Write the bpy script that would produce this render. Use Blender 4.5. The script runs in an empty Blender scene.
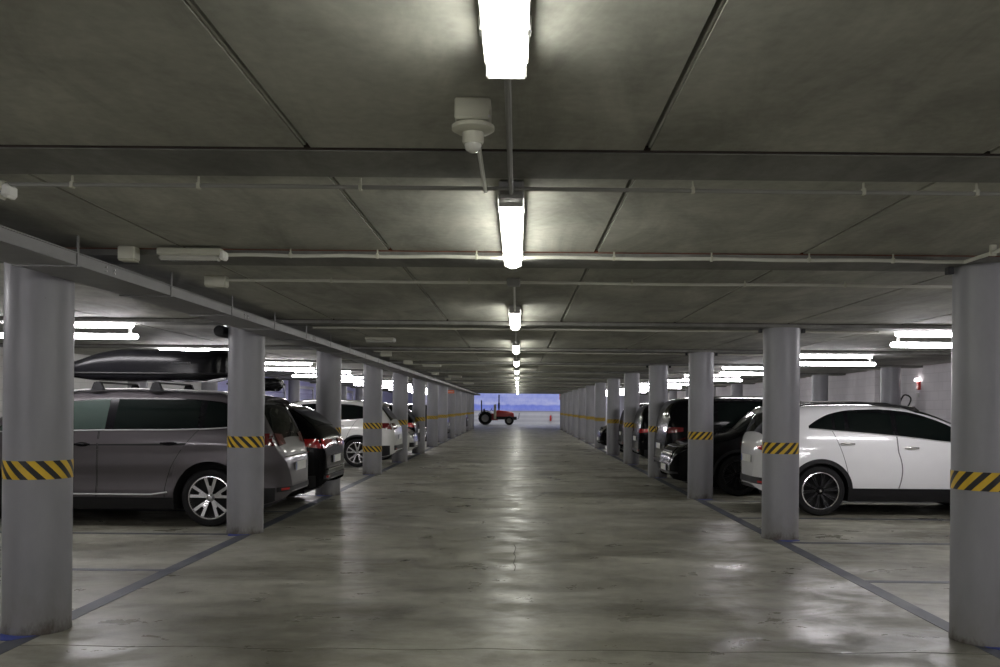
import bpy, math, random
from math import pi, sin, cos, radians as R
from mathutils import Vector, Matrix
random.seed(7)
scene = bpy.context.scene
col = scene.collection

# ---------------------------------------------------------------- camera, world, exposure
F = 900.0
EYE = 1.558
cd = bpy.data.cameras.new('camera')
cam = bpy.data.objects.new('camera', cd)
col.objects.link(cam)
cd.sensor_width = 36.0
cd.lens = 36.0 * F / 1000.0
cd.shift_x = -0.018
cd.shift_y = 0.074
cd.clip_start = 0.05
cd.clip_end = 400
cam.location = (0, 0, EYE)
cam.matrix_world = Matrix.Translation((0, 0, EYE)) @ Matrix.Rotation(pi / 2, 4, 'X') @ Matrix.Rotation(0.009, 4, 'Z')
scene.camera = cam

w = bpy.data.worlds.new('world')
scene.world = w
w.use_nodes = True
w.node_tree.nodes['Background'].inputs[0].default_value = (1.0, 1.02, 1.28, 1)
w.node_tree.nodes['Background'].inputs[1].default_value = 1.0

scene.view_settings.view_transform = 'Standard'
scene.view_settings.look = 'None'
scene.view_settings.gamma = 1.0
scene.view_settings.use_curve_mapping = False
scene.view_settings.exposure = 0.0
scene.cycles.use_denoising = True
scene.cycles.max_bounces = 7
scene.cycles.diffuse_bounces = 4
scene.cycles.sample_clamp_indirect = 6.0
scene.cycles.use_light_tree = True
AISLE_E = 27.0      # emission of the aisle diffusers
BAY_E = 44.0       # emission of the tubes over the parking bays


# ---------------------------------------------------------------- materials
def new_mat(name):
    m = bpy.data.materials.new(name)
    m.use_nodes = True
    nt = m.node_tree
    return m, nt, nt.nodes['Principled BSDF']


def mat(name, c, rough=0.5, metal=0.0, coat=0.0, spec=0.5, var=0.06, scale=8.0, alpha=1.0):
    m, nt, b = new_mat(name)
    b.inputs['Roughness'].default_value = rough
    b.inputs['Metallic'].default_value = metal
    b.inputs['Coat Weight'].default_value = coat
    b.inputs['Coat Roughness'].default_value = 0.04
    b.inputs['Specular IOR Level'].default_value = spec
    tc = nt.nodes.new('ShaderNodeTexCoord')
    n = nt.nodes.new('ShaderNodeTexNoise')
    n.inputs['Scale'].default_value = scale
    n.inputs['Detail'].default_value = 4
    nt.links.new(tc.outputs['Object'], n.inputs['Vector'])
    r = nt.nodes.new('ShaderNodeValToRGB')
    lo, hi = 1 - var, 1 + var
    r.color_ramp.elements[0].color = (c[0] * lo, c[1] * lo, c[2] * lo, 1)
    r.color_ramp.elements[1].color = (min(1, c[0] * hi), min(1, c[1] * hi), min(1, c[2] * hi), 1)
    r.color_ramp.elements[0].position = 0.3
    r.color_ramp.elements[1].position = 0.7
    nt.links.new(n.outputs['Fac'], r.inputs['Fac'])
    nt.links.new(r.outputs['Color'], b.inputs['Base Color'])
    if alpha < 1:
        b.inputs['Alpha'].default_value = alpha
    return m


def emit(name, c, s):
    m, nt, b = new_mat(name)
    b.inputs['Base Color'].default_value = (.8, .8, .8, 1)
    b.inputs['Emission Color'].default_value = (*c, 1)
    b.inputs['Emission Strength'].default_value = s
    return m


def ramp(nt, fac, stops):
    r = nt.nodes.new('ShaderNodeValToRGB')
    e = r.color_ramp.elements
    while len(e) < len(stops):
        e.new(0.5)
    for i, (p, c) in enumerate(stops):
        e[i].position = p
        e[i].color = (*c, 1) if len(c) == 3 else c
    nt.links.new(fac, r.inputs['Fac'])
    return r.outputs['Color']


def noise(nt, vec, scale, detail=5, rough=0.55, dist=0.0):
    n = nt.nodes.new('ShaderNodeTexNoise')
    n.inputs['Scale'].default_value = scale
    n.inputs['Detail'].default_value = detail
    n.inputs['Roughness'].default_value = rough
    n.inputs['Distortion'].default_value = dist
    nt.links.new(vec, n.inputs['Vector'])
    return n.outputs['Fac']


def mapping(nt, scale=(1, 1, 1), loc=(0, 0, 0), src='Object', rot=(0, 0, 0)):
    tc = nt.nodes.new('ShaderNodeTexCoord')
    mp = nt.nodes.new('ShaderNodeMapping')
    mp.inputs['Scale'].default_value = scale
    mp.inputs['Location'].default_value = loc
    mp.inputs['Rotation'].default_value = rot
    nt.links.new(tc.outputs[src], mp.inputs['Vector'])
    return mp.outputs['Vector']


def mixc(nt, a, b, fac, mode='MULTIPLY'):
    n = nt.nodes.new('ShaderNodeMix')
    n.data_type = 'RGBA'
    n.blend_type = mode
    if isinstance(fac, float):
        n.inputs[0].default_value = fac
    else:
        nt.links.new(fac, n.inputs[0])
    for s, v in ((6, a), (7, b)):
        if isinstance(v, tuple):
            n.inputs[s].default_value = (*v, 1)
        else:
            nt.links.new(v, n.inputs[s])
    return n.outputs[2]


def floor_mat():
    m, nt, b = new_mat('polished_concrete_floor')
    v1 = mapping(nt, (1, 1, 1))
    v2 = mapping(nt, (0.75, 1.6, 1))
    base = ramp(nt, noise(nt, v2, 0.8, 7, 0.62, 0.6), [(0.32, (.175, .17, .135)), (0.5, (.275, .27, .222)), (0.66, (.38, .375, .315))])
    blot = ramp(nt, noise(nt, v2, 0.35, 6, 0.6, 1.2), [(0.38, (.60, .59, .56)), (0.54, (1, 1, 1))])
    c = mixc(nt, base, blot, 1.0)
    fine = ramp(nt, noise(nt, v1, 3.5, 9, 0.72, 0.2), [(0.34, (.80, .80, .79)), (0.5, (1.03, 1.03, 1.03)), (0.68, (1.18, 1.18, 1.18))])
    c = mixc(nt, c, fine, 1.0)
    nt.links.new(c, b.inputs['Base Color'])
    rg = ramp(nt, noise(nt, mapping(nt, (1, 1.3, 1)), 1.7, 8, 0.66, 0.5), [(0.36, (.26, .26, .26)), (0.48, (.38, .38, .38)), (0.60, (.58, .58, .58))])
    nt.links.new(rg, b.inputs['Roughness'])
    b.inputs['Specular IOR Level'].default_value = 0.5
    bp = nt.nodes.new('ShaderNodeBump')
    bp.inputs['Strength'].default_value = 0.09
    bp.inputs['Distance'].default_value = 0.02
    nt.links.new(noise(nt, v1, 3.0, 6, 0.6), bp.inputs['Height'])
    nt.links.new(bp.outputs['Normal'], b.inputs['Normal'])
    return m


def ceiling_mat(name, base=(.43, .43, .38)):
    m, nt, b = new_mat(name)
    v = mapping(nt, (1, 1, 1))
    vd = mapping(nt, (2.2, 0.7, 1), rot=(0, 0, 0.5))
    a = ramp(nt, noise(nt, v, 0.8, 6, 0.6, 0.4), [(0.3, tuple(x * .72 for x in base)), (0.55, base), (0.75, tuple(x * 1.35 for x in base))])
    s = ramp(nt, noise(nt, vd, 1.3, 6, 0.65, 0.8), [(0.35, (.72, .72, .72)), (0.6, (1.05, 1.05, 1.05))])
    c = mixc(nt, a, s, 1.0)
    p = ramp(nt, noise(nt, v, 22, 3, 0.5), [(0.3, (.9, .9, .9)), (0.7, (1.04, 1.04, 1.04))])
    c = mixc(nt, c, p, 1.0)
    nt.links.new(c, b.inputs['Base Color'])
    b.inputs['Roughness'].default_value = 0.75
    b.inputs['Specular IOR Level'].default_value = 0.3
    return m


def column_mat():
    m, nt, b = new_mat('painted_column')
    v = mapping(nt, (1, 1, 0.35))
    info = nt.nodes.new('ShaderNodeObjectInfo')
    a = ramp(nt, noise(nt, v, 2.5, 5, 0.6), [(0.3, (.225, .225, .245)), (0.7, (.285, .285, .305))])
    # dirt and scuffs near the foot
    tc = nt.nodes.new('ShaderNodeTexCoord')
    sp = nt.nodes.new('ShaderNodeSeparateXYZ')
    nt.links.new(tc.outputs['Object'], sp.inputs['Vector'])
    ad = nt.nodes.new('ShaderNodeMath')
    ad.operation = 'MULTIPLY_ADD'
    ad.inputs[1].default_value = 0.55
    nt.links.new(noise(nt, mapping(nt, (1, 1, 0.5)), 7, 7, 0.7), ad.inputs[0])
    nt.links.new(sp.outputs['Z'], ad.inputs[2])
    d = ramp(nt, ad.outputs[0], [(0.24, (.28, .24, .18)), (0.34, (.75, .73, .68)), (0.6, (.93, .93, .92)), (0.8, (1, 1, 1))])
    c = mixc(nt, a, d, 1.0)
    sc = ramp(nt, noise(nt, mapping(nt, (1, 1, 0.6)), 11, 4, 0.8), [(0.70, (1, 1, 1)), (0.76, (.6, .6, .58))])
    c = mixc(nt, c, sc, 0.6)
    nt.links.new(c, b.inputs['Base Color'])
    b.inputs['Roughness'].default_value = 0.42
    return m


def stripe_mat(name, slope):
    m, nt, b = new_mat(name)
    uv = nt.nodes.new('ShaderNodeUVMap')
    sp = nt.nodes.new('ShaderNodeSeparateXYZ')
    nt.links.new(uv.outputs['UV'], sp.inputs['Vector'])
    mu = nt.nodes.new('ShaderNodeMath'); mu.operation = 'MULTIPLY_ADD'
    mu.inputs[1].default_value = slope
    nt.links.new(sp.outputs['Y'], mu.inputs[0]); nt.links.new(sp.outputs['X'], mu.inputs[2])
    di = nt.nodes.new('ShaderNodeMath'); di.operation = 'DIVIDE'; di.inputs[1].default_value = 0.108
    nt.links.new(mu.outputs[0], di.inputs[0])
    fr = nt.nodes.new('ShaderNodeMath'); fr.operation = 'FRACT'
    nt.links.new(di.outputs[0], fr.inputs[0])
    r = ramp(nt, fr.outputs[0], [(0.0, (.007, .007, .007)), (0.48, (.68, .44, .02))])
    r.node.color_ramp.interpolation = 'CONSTANT'
    v = mapping(nt)
    c = mixc(nt, r, ramp(nt, noise(nt, v, 9, 5), [(0.3, (.8, .8, .8)), (0.7, (1, 1, 1))]), 1.0)
    nt.links.new(c, b.inputs['Base Color'])
    b.inputs['Roughness'].default_value = 0.45
    return m


def wall_mat(name, c1, c2=None, split=0.0):
    m, nt, b = new_mat(name)
    tc = nt.nodes.new('ShaderNodeTexCoord')
    sp = nt.nodes.new('ShaderNodeSeparateXYZ')
    nt.links.new(tc.outputs['Object'], sp.inputs['Vector'])
    cb = nt.nodes.new('ShaderNodeCombineXYZ')
    nt.links.new(sp.outputs['Y'], cb.inputs['X']); nt.links.new(sp.outputs['Z'], cb.inputs['Y'])
    br = nt.nodes.new('ShaderNodeTexBrick')
    br.inputs['Scale'].default_value = 1.0
    br.inputs['Brick Width'].default_value = 0.4
    br.inputs['Row Height'].default_value = 0.2
    br.inputs['Mortar Size'].default_value = 0.008
    br.inputs['Color1'].default_value = (1, 1, 1, 1)
    br.inputs['Color2'].default_value = (.93, .93, .93, 1)
    br.inputs['Mortar'].default_value = (.78, .78, .78, 1)
    nt.links.new(cb.outputs['Vector'], br.inputs['Vector'])
    base = ramp(nt, noise(nt, mapping(nt), 1.2, 5), [(0.3, tuple(x * .88 for x in c1)), (0.7, c1)])
    if c2:
        gt = nt.nodes.new('ShaderNodeMath'); gt.operation = 'GREATER_THAN'; gt.inputs[1].default_value = split
        nt.links.new(sp.outputs['Y'], gt.inputs[0])
        base = mixc(nt, base, c2, gt.outputs[0], 'MIX')
    c = mixc(nt, base, br.outputs['Color'], 0.7)
    nt.links.new(c, b.inputs['Base Color'])
    b.inputs['Roughness'].default_value = 0.7
    return m


def line_mat(name, c, worn):
    m, nt, b = new_mat(name)
    v = mapping(nt, (1, 1, 1))
    r = ramp(nt, noise(nt, v, 2.2, 7, 0.7, 0.5), [(0.35, c), (0.62, worn)])
    nt.links.new(r, b.inputs['Base Color'])
    b.inputs['Roughness'].default_value = 0.55
    return m


def outside_mat():
    m, nt, b = new_mat('pale_blue_cladding')
    tc = nt.nodes.new('ShaderNodeTexCoord')
    sp = nt.nodes.new('ShaderNodeSeparateXYZ')
    nt.links.new(tc.outputs['Object'], sp.inputs['Vector'])
    ad = nt.nodes.new('ShaderNodeMath'); ad.operation = 'MULTIPLY_ADD'; ad.inputs[1].default_value = 0.5
    nt.links.new(noise(nt, mapping(nt, (0.7, 1, 1.5)), 1.5, 4), ad.inputs[0])
    nt.links.new(sp.outputs['Z'], ad.inputs[2])
    dv = nt.nodes.new('ShaderNodeMath'); dv.operation = 'DIVIDE'; dv.inputs[1].default_value = 6.0
    nt.links.new(ad.outputs[0], dv.inputs[0])
    c = ramp(nt, dv.outputs[0], [(0.20, (.45, .47, .70)), (0.30, (.30, .36, .75)), (0.335, (.28, .34, .72)), (0.37, (.62, .64, .80)), (0.5, (.50, .54, .78)), (0.7, (.55, .60, .85))])
    br = nt.nodes.new('ShaderNodeTexBrick')
    br.inputs['Scale'].default_value = 1.0; br.inputs['Brick Width'].default_value = 0.9; br.inputs['Row Height'].default_value = 0.45
    br.inputs['Mortar Size'].default_value = 0.03
    br.inputs['Color1'].default_value = (1, 1, 1, 1); br.inputs['Color2'].default_value = (.86, .88, .95, 1); br.inputs['Mortar'].default_value = (.6, .65, .9, 1)
    cb = nt.nodes.new('ShaderNodeCombineXYZ')
    nt.links.new(sp.outputs['X'], cb.inputs['X']); nt.links.new(sp.outputs['Z'], cb.inputs['Y'])
    nt.links.new(cb.outputs['Vector'], br.inputs['Vector'])
    c = mixc(nt, c, ramp(nt, noise(nt, mapping(nt), 1.1, 6, 0.7), [(0.35, (.7, .75, .92)), (0.6, (1, 1, 1))]), 1.0)
    nt.links.new(mixc(nt, c, br.outputs['Color'], 0.35), b.inputs['Base Color'])
    b.inputs['Roughness'].default_value = 0.8
    return m


M = {}
M['floor'] = floor_mat()
M['ceil'] = ceiling_mat('concrete_ceiling')
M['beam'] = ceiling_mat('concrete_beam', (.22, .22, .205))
M['column'] = column_mat()
M['tape_l'] = stripe_mat('hazard_tape_falling', 1.0)
M['tape_r'] = stripe_mat('hazard_tape_rising', -1.0)
M['wall_r'] = wall_mat('white_block_wall', (.76, .73, .76))
M['wall_l'] = wall_mat('pale_block_wall', (.72, .72, .69), (.46, .46, .80), 27.0)
M['wall_w'] = wall_mat('white_low_wall', (.78, .78, .74))
M['line'] = line_mat('worn_blue_floor_paint', (.035, .042, .075), (.085, .092, .105))
M['blue'] = line_mat('bright_blue_paint', (.02, .05, .38), (.05, .07, .24))
M['crack'] = mat('dark_joint_filler', (.09, .085, .07), 0.9, var=.4)
M['outside'] = outside_mat()
M['asphalt'] = mat('outside_ground', (.20, .20, .22), 0.9)
M['aisle'] = emit('aisle_tube_diffuser', (1.0, 0.99, 0.90), AISLE_E)
M['bay'] = emit('cool_tube_glow', (1.0, 0.965, 1.0), BAY_E)
M['lamp_body'] = mat('lamp_housing_plastic', (.55, .55, .52), 0.5)
M['cream'] = mat('cream_plastic', (.52, .52, .43), 0.45)
M['grey_plastic'] = mat('grey_plastic', (.28, .28, .27), 0.5)
M['lens'] = mat('clear_sensor_dome', (.55, .55, .50), 0.12, coat=1.0)
M['pipe_grey'] = mat('grey_conduit', (.26, .26, .24), 0.4)
M['pipe_white'] = mat('pale_conduit', (.60, .60, .54), 0.45)
M['dark_joint'] = mat('dark_joint', (.03, .022, .018), 0.9, var=.3)
M['rust'] = mat('rusty_joint', (.13, .05, .03), 0.9, var=.4)
M['galv'] = mat('galvanised_steel', (.24, .24, .24), 0.5, metal=0.3)
M['steel'] = mat('bolt_steel', (.6, .6, .6), 0.3, metal=1.0)
M['black_rubber'] = mat('black_rubber', (.016, .016, .017), 0.75)
M['tyre'] = mat('tyre_rubber', (.008, .008, .0085), 0.75, spec=.25)
M['black_plastic'] = mat('black_plastic_trim', (.010, .010, .011), 0.5, spec=.3)
M['gloss_black'] = mat('gloss_black_plastic', (.004, .004, .005), 0.15, spec=.3)
M['under'] = mat('dark_underbody', (.008, .008, .008), 0.9)
M['glass'] = mat('tinted_glass', (.004, .006, .0055), 0.03, spec=0.25, var=0)
M['glass_green'] = mat('lit_through_green_glass', (.030, .043, .038), 0.05, var=.02)  # opaque pane; its lighter green stands in for the lit cabin behind
M['satin'] = mat('satin_trim_glint', (.62, .62, .62), 0.25, metal=0.3, var=0)
M['chrome'] = mat('chrome', (.80, .80, .80), 0.12, metal=1.0, var=0)
M['alloy'] = mat('alloy_silver', (.55, .55, .56), 0.25, metal=0.9)
M['alloy_dark'] = mat('alloy_black', (.006, .006, .007), 0.3, spec=.4)
M['red_lens'] = mat('red_tail_lens', (.45, .012, .014), 0.1, coat=1.0)
M['dark_red_lens'] = mat('dark_red_tail_lens', (.13, .008, .01), 0.1, coat=1.0)
M['clear_lens'] = mat('clear_lamp_lens', (.55, .56, .58), 0.08, metal=0.6, coat=1.0)
M['smoked_lens'] = mat('smoked_lamp_lens', (.10, .10, .11), 0.1, metal=0.4, coat=1.0)
M['plate'] = mat('plate_white', (.72, .72, .68), 0.35)
M['plate_blue'] = mat('plate_blue_band', (.02, .06, .35), 0.4)
M['paint_grey'] = mat('metallic_brown_grey_paint', (.085, .077, .083), 0.32, metal=0.5, coat=0.4, var=.02)
M['paint_white'] = mat('white_paint', (.76, .76, .77), 0.25, coat=1.0, var=.01)
M['paint_white2'] = mat('pearl_white_paint', (.66, .66, .63), 0.3, coat=1.0, var=.01)
M['paint_silver'] = mat('silver_paint', (.50, .50, .50), 0.3, metal=.5, coat=1.0, var=.01)
M['paint_black'] = mat('black_paint', (.003, .003, .0035), 0.16, spec=0.22, var=0)
M['box_black'] = mat('black_roof_box_shell', (.004, .004, .005), 0.22, spec=.35)
M['box_text'] = mat('faint_grey_print', (.17, .17, .18), 0.5)
M['red_paint'] = mat('tractor_red', (.33, .02, .02), 0.35, coat=.4)
M['red'] = mat('red_enamel', (.55, .03, .02), 0.35, coat=.5)
M['orange'] = mat('orange_sign', (.75, .16, .05), 0.5)
M['sign_white'] = mat('sign_white', (.75, .75, .72), 0.5)
M['cream_cloth'] = mat('cream_canvas', (.55, .52, .40), 0.8)
M['door_lav'] = mat('lavender_shutter', (.40, .40, .72), 0.55)
M['frame_grey'] = mat('grey_frame', (.35, .35, .45), 0.5)
M['dark_fabric'] = mat('dark_seat', (.02, .02, .022), 0.8)
for k_ in ('paint_black', 'gloss_black', 'glass', 'box_black'):
    M[k_].node_tree.nodes['Principled BSDF'].inputs['IOR'].default_value = 1.33
M['lamp_white'] = emit('small_lamp_glow', (1, .93, .93), 8.0)


# ---------------------------------------------------------------- mesh builder
class MB:
    def __init__(self):
        self.v, self.f, self.mi, self.uv = [], [], [], None

    def add(self, vs, fs, mi=0):
        o = len(self.v)
        self.v += [tuple(p) for p in vs]
        for f in fs:
            self.f.append(tuple(i + o for i in f))
            self.mi.append(mi)

    def box(self, x0, x1, y0, y1, z0, z1, mi=0, bev=0.0):
        if bev > 0:
            b = bev
            ring = lambda z, d: [(x0 + d, y0 + b, z), (x0 + b, y0 + d, z), (x1 - b, y0 + d, z), (x1 - d, y0 + b, z),
                                 (x1 - d, y1 - b, z), (x1 - b, y1 - d, z), (x0 + b, y1 - d, z), (x0 + d, y1 - b, z)]
            vs = ring(z0, b) + ring(z0 + b, 0) + ring(z1 - b, 0) + ring(z1, b)
            fs = []
            for k in range(3):
                for i in range(8):
                    j = (i + 1) % 8
                    fs.append((k * 8 + i, k * 8 + j, k * 8 + 8 + j, k * 8 + 8 + i))
            fs.append(tuple(range(7, -1, -1)))
            fs.append(tuple(range(24, 32)))
            self.add(vs, fs, mi)
            return
        vs = [(x, y, z) for x in (x0, x1) for y in (y0, y1) for z in (z0, z1)]
        self.add(vs, [(0, 1, 3, 2), (4, 6, 7, 5), (0, 4, 5, 1), (2, 3, 7, 6), (0, 2, 6, 4), (1, 5, 7, 3)], mi)

    def cyl(self, p0, p1, r0, r1=None, n=16, mi=0, caps=True):
        r1 = r0 if r1 is None else r1
        p0, p1 = Vector(p0), Vector(p1)
        d = (p1 - p0).normalized()
        a = d.orthogonal().normalized()
        b = d.cross(a)
        vs = []
        for p, r in ((p0, r0), (p1, r1)):
            for i in range(n):
                t = 2 * pi * i / n
                vs.append(p + a * (r * cos(t)) + b * (r * sin(t)))
        fs = [(i, (i + 1) % n, n + (i + 1) % n, n + i) for i in range(n)]
        if caps:
            fs += [tuple(range(n - 1, -1, -1)), tuple(range(n, 2 * n))]
        self.add(vs, fs, mi)

    def lathe(self, prof, origin=(0, 0, 0), axis='Z', n=32, mi=0):
        """prof: list of (r, h)"""
        vs = []
        ox, oy, oz = origin
        for r, h in prof:
            for i in range(n):
                t = 2 * pi * i / n
                a, b = r * cos(t), r * sin(t)
                vs.append({'Z': (ox + a, oy + b, oz + h), 'Y': (ox + a, oy + h, oz + b), 'X': (ox + h, oy + a, oz + b)}[axis])
        fs = []
        for k in range(len(prof) - 1):
            for i in range(n):
                j = (i + 1) % n
                q = (k * n + i, k * n + j, (k + 1) * n + j, (k + 1) * n + i)
                fs.append(q if axis == 'Z' else q[::-1])
        self.add(vs, fs, mi)

    def tube(self, pts, r, n=8, mi=0, closed=False):
        pts = [Vector(p) for p in pts]
        m = len(pts)
        vs = []
        a = None
        for k in range(m):
            if closed:
                d = (pts[(k + 1) % m] - pts[k - 1]).normalized()
            else:
                d = (pts[min(k + 1, m - 1)] - pts[max(k - 1, 0)]).normalized()
            if a is None:
                a = d.orthogonal().normalized()
            a = (a - d * a.dot(d)).normalized()
            b = d.cross(a)
            for i in range(n):
                t = 2 * pi * i / n
                vs.append(pts[k] + a * (r * cos(t)) + b * (r * sin(t)))
        fs = []
        for k in range(m if closed else m - 1):
            k2 = (k + 1) % m
            for i in range(n):
                j = (i + 1) % n
                fs.append((k * n + i, k * n + j, k2 * n + j, k2 * n + i))
        if not closed:
            fs += [tuple(range(n - 1, -1, -1)), tuple(range((m - 1) * n, m * n))]
        self.add(vs, fs, mi)

    def grid(self, rows, mi=0, flip=False):
        nr, nc = len(rows), len(rows[0])
        vs = [p for r in rows for p in r]
        fs = []
        for i in range(nr - 1):
            for j in range(nc - 1):
                q = (i * nc + j, i * nc + j + 1, (i + 1) * nc + j + 1, (i + 1) * nc + j)
                fs.append(q[::-1] if flip else q)
        self.add(vs, fs, mi)

    def prism(self, pts, y0, y1, mi=0):
        """polygon in x,z extruded along y"""
        n = len(pts)
        vs = [(x, y0, z) for x, z in pts] + [(x, y1, z) for x, z in pts]
        fs = [(i, (i + 1) % n, n + (i + 1) % n, n + i) for i in range(n)]
        fs += [tuple(range(n - 1, -1, -1)), tuple(range(n, 2 * n))]
        self.add(vs, fs, mi)

    def build(self, name, mats, parent=None, smooth=True, angle=35):
        me = bpy.data.meshes.new(name)
        me.from_pydata(self.v, [], self.f)
        if not isinstance(mats, (list, tuple)):
            mats = [mats]
        for m in mats:
            me.materials.append(m)
        for p, i in zip(me.polygons, self.mi):
            p.material_index = i
            p.use_smooth = smooth
        if smooth:
            me.set_sharp_from_angle(angle=R(angle))
        me.update()
        o = bpy.data.objects.new(name, me)
        col.objects.link(o)
        if parent:
            o.parent = parent
        return o


def tag(o, label=None, cat=None, group=None, kind=None):
    if label: o['label'] = label
    if cat: o['category'] = cat
    if group: o['group'] = group
    if kind: o['kind'] = kind
    return o


def empty(name, loc=(0, 0, 0), rz=0):
    o = bpy.data.objects.new(name, None)
    o.empty_display_size = 0.2
    col.objects.link(o)
    o.location = loc
    o.rotation_euler = (0, 0, rz)
    return o


def copy_tree(o, parent=None):
    c = o.copy()
    col.objects.link(c)
    c.parent = parent
    for ch in o.children:
        copy_tree(ch, c)
    return c


ORD = ['first', 'second', 'third', 'fourth', 'fifth', 'sixth', 'seventh', 'eighth', 'ninth', 'tenth', 'eleventh', 'twelfth',
       'thirteenth', 'fourteenth', 'fifteenth', 'sixteenth', 'seventeenth', 'eighteenth']

# ---------------------------------------------------------------- setting
HC = EYE + 1.03      # slab soffit
HB = EYE + 0.985     # beam soffit
Y_END = 86.0
Y_LOW = 66.0
Y_BACK = -12.0
XW = 9.15
S = 4.8
ZL0, ZR0 = 6.22, 6.15
XL, XR = -3.328, 3.20

b = MB(); b.box(-XW - .2, XW + .2, Y_BACK, Y_END + .1, -0.2, 0)
tag(b.build('floor', M['floor'], smooth=False), kind='structure')
# ceiling planks with recessed joints between them
b = MB()
jx = [-.85 + 1.355 * k for k in range(-6, 8)]
edges = [-XW - .2] + [x for x in jx if abs(x) < XW] + [XW + .2]
for i in range(len(edges) - 1):
    g = 0.014
    b.box(edges[i] + g, edges[i + 1] - g, Y_BACK, Y_LOW, HC, HC + 0.06)
    b.box(edges[i] + g, edges[i + 1] - g, Y_LOW, 81.0, HC + .36, HC + 0.42)
b.box(-XW - .2, XW + .2, Y_BACK, Y_LOW, HC + 0.061, HC + .2)
b.box(-XW - .2, XW + .2, Y_LOW - .05, 81.0, HC + 0.421, HC + .6)
b.box(-XW - .2, XW + .2, Y_LOW - .2, Y_LOW, HC + .1, HC + .5)
ceil = tag(b.build('ceiling', M['ceil'], smooth=False), kind='structure')
b2 = MB()
for x in edges[1:-1]:
    sg = 1 if x > 0 else -1
    b2.box(min(x + sg * .005, x + sg * .0138), max(x + sg * .005, x + sg * .0138), Y_BACK, Y_LOW, HC + .010, HC + .05)
b2.build('joint_edge', M['lamp_body'], ceil, smooth=False)
beam_y = [(-8.45, -8.05), (-3.65, -3.25), (1.15, 1.55), (3.60, 4.00)] + [(6.15 + S * k - .2, 6.15 + S * k + .2) for k in range(13)]
for y0, y1 in beam_y:
    b = MB(); b.box(-XW, XW, y0, y1, HC - .012 if y1 == 4.0 else HB, HC + .02)
    b.build('beam', M['beam'], ceil, smooth=False)
for y0, y1 in beam_y:
    b = MB()
    b.box(-XW, XW, y0 - .010, y0 + .001, HC - .007, HC + .02)
    b.build('beam_joint', M['rust'] if abs(y0 - 5.95) < .1 else M['dark_joint'], ceil, smooth=False)

# side walls
b = MB()
b.box(-XW - .2, -XW, Y_BACK, Y_END + .1, 0, HC + .5)
wl = tag(b.build('wall_left', M['wall_l'], smooth=False), kind='structure')
b = MB()
b.box(XW, XW + .2, Y_BACK, Y_END + .1, 0, HC + .5)
wr = tag(b.build('wall_right', M['wall_r'], smooth=False), kind='structure')
for y in [18.3, 23.0, 27.9, 32.7, 37.5, 42.3]:
    b = MB(); b.box(XW - .14, XW, y - .25, y + .25, 0, HC)
    b.build('pilaster', M['wall_r'], wr, smooth=False)
b = MB(); b.box(-XW - .2, XW + .2, Y_BACK - .2, Y_BACK, 0, HC + .2)
tag(b.build('wall_back', M['wall_r'], smooth=False), kind='structure')
b = MB()
b.box(-XW - .2, XW + .2, Y_END, Y_END + .2, 0, 1.20)
tag(b.build('wall_far', M['wall_w'], smooth=False), kind='structure')
b = MB()
b.box(-XW - .2, -4.9, Y_END + .0, Y_END + .2, 1.2, HC + .6)
b.box(4.7, XW + .2, Y_END + .0, Y_END + .2, 1.2, HC + .6)
tag(b.build('wall_far_upper', M['wall_r'], smooth=False), kind='structure')
b = MB()
b.box(-4.9, 4.7, Y_END - .02, Y_END + .22, 1.20, 1.25)
tag(b.build('trim_1', M['frame_grey'], smooth=False), kind='structure')
# outside
b = MB(); b.box(-30, 30, Y_END + .2, 112, -.35, -.2)
tag(b.build('outside_ground', M['asphalt'], smooth=False), kind='structure')
b = MB(); b.box(-30, 30, 104, 104.3, -.3, 7)
tag(b.build('wall_outside', M['outside'], smooth=False), kind='structure')

# lavender shutters on the left wall
for n_, y in enumerate([33.5, 38.3, 43.1, 47.9]):
    b = MB()
    for k in range(11):
        z = 0.05 + k * .2
        b.box(-XW, -XW + .05, y - 1.5, y + 1.5, z, z + .185, bev=.01)
    d = tag(b.build('door_%d' % (n_ + 1), M['door_lav'], smooth=False), kind='structure')
    b = MB()
    b.box(-XW, -XW + .08, y - 1.62, y - 1.5, 0, 2.36)
    b.box(-XW, -XW + .08, y + 1.5, y + 1.62, 0, 2.36)
    b.box(-XW, -XW + .08, y - 1.62, y + 1.62, 2.26, 2.38)
    b.build('door_frame', M['frame_grey'], d, smooth=False)

# floor paint
def floor_patch(name, x0, x1, y0, y1, m, h=0.003, parent=None):
    b = MB(); b.box(x0, x1, y0, y1, 0.0, h)
    return b.build(name, m, parent, smooth=False)

sides = [('left', XL, ZL0), ('right', XR, ZR0)]
o = floor_patch('aisle_line', XL - .0, XL + .14, Y_BACK + .5, Y_LOW, M['line'])
tag(o, 'worn dark blue painted line along the foot of the left column row', 'floor line')
o = floor_patch('aisle_line', XR - .15, XR - .01, Y_BACK + .5, Y_LOW, M['line'])
tag(o, 'worn dark blue painted line along the foot of the right column row', 'floor line')
for side, y0, cnt in (('left', 8.45, 16), ('right', 8.2, 16)):
    for k in range(cnt):
        y = y0 + 2.38 * k if side == 'left' else y0 + 2.36 * k
        x0, x1 = (-8.9, XL + .02) if side == 'left' else (XR - .02, 8.9)
        o = floor_patch('bay_line', x0, x1, y - .05, y + .05, M['line'], .0025)
        tag(o, '%s thin blue bay divider line on the %s side, counting from the camera' % (ORD[k], side), 'floor line', 'bay divider lines on the floor')
b = MB()
pts = [(-3.2 + .25 * i, 5.78 + .02 * sin(i * 1.7) + .012 * sin(i * .6)) for i in range(28)]
b.tube([(x, y, 0.0005) for x, y in pts], .0018, 5)
tag(b.build('floor_joint', M['crack']), 'thin dark crack crossing the concrete floor between the two nearest columns', 'crack')
b = MB()
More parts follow.
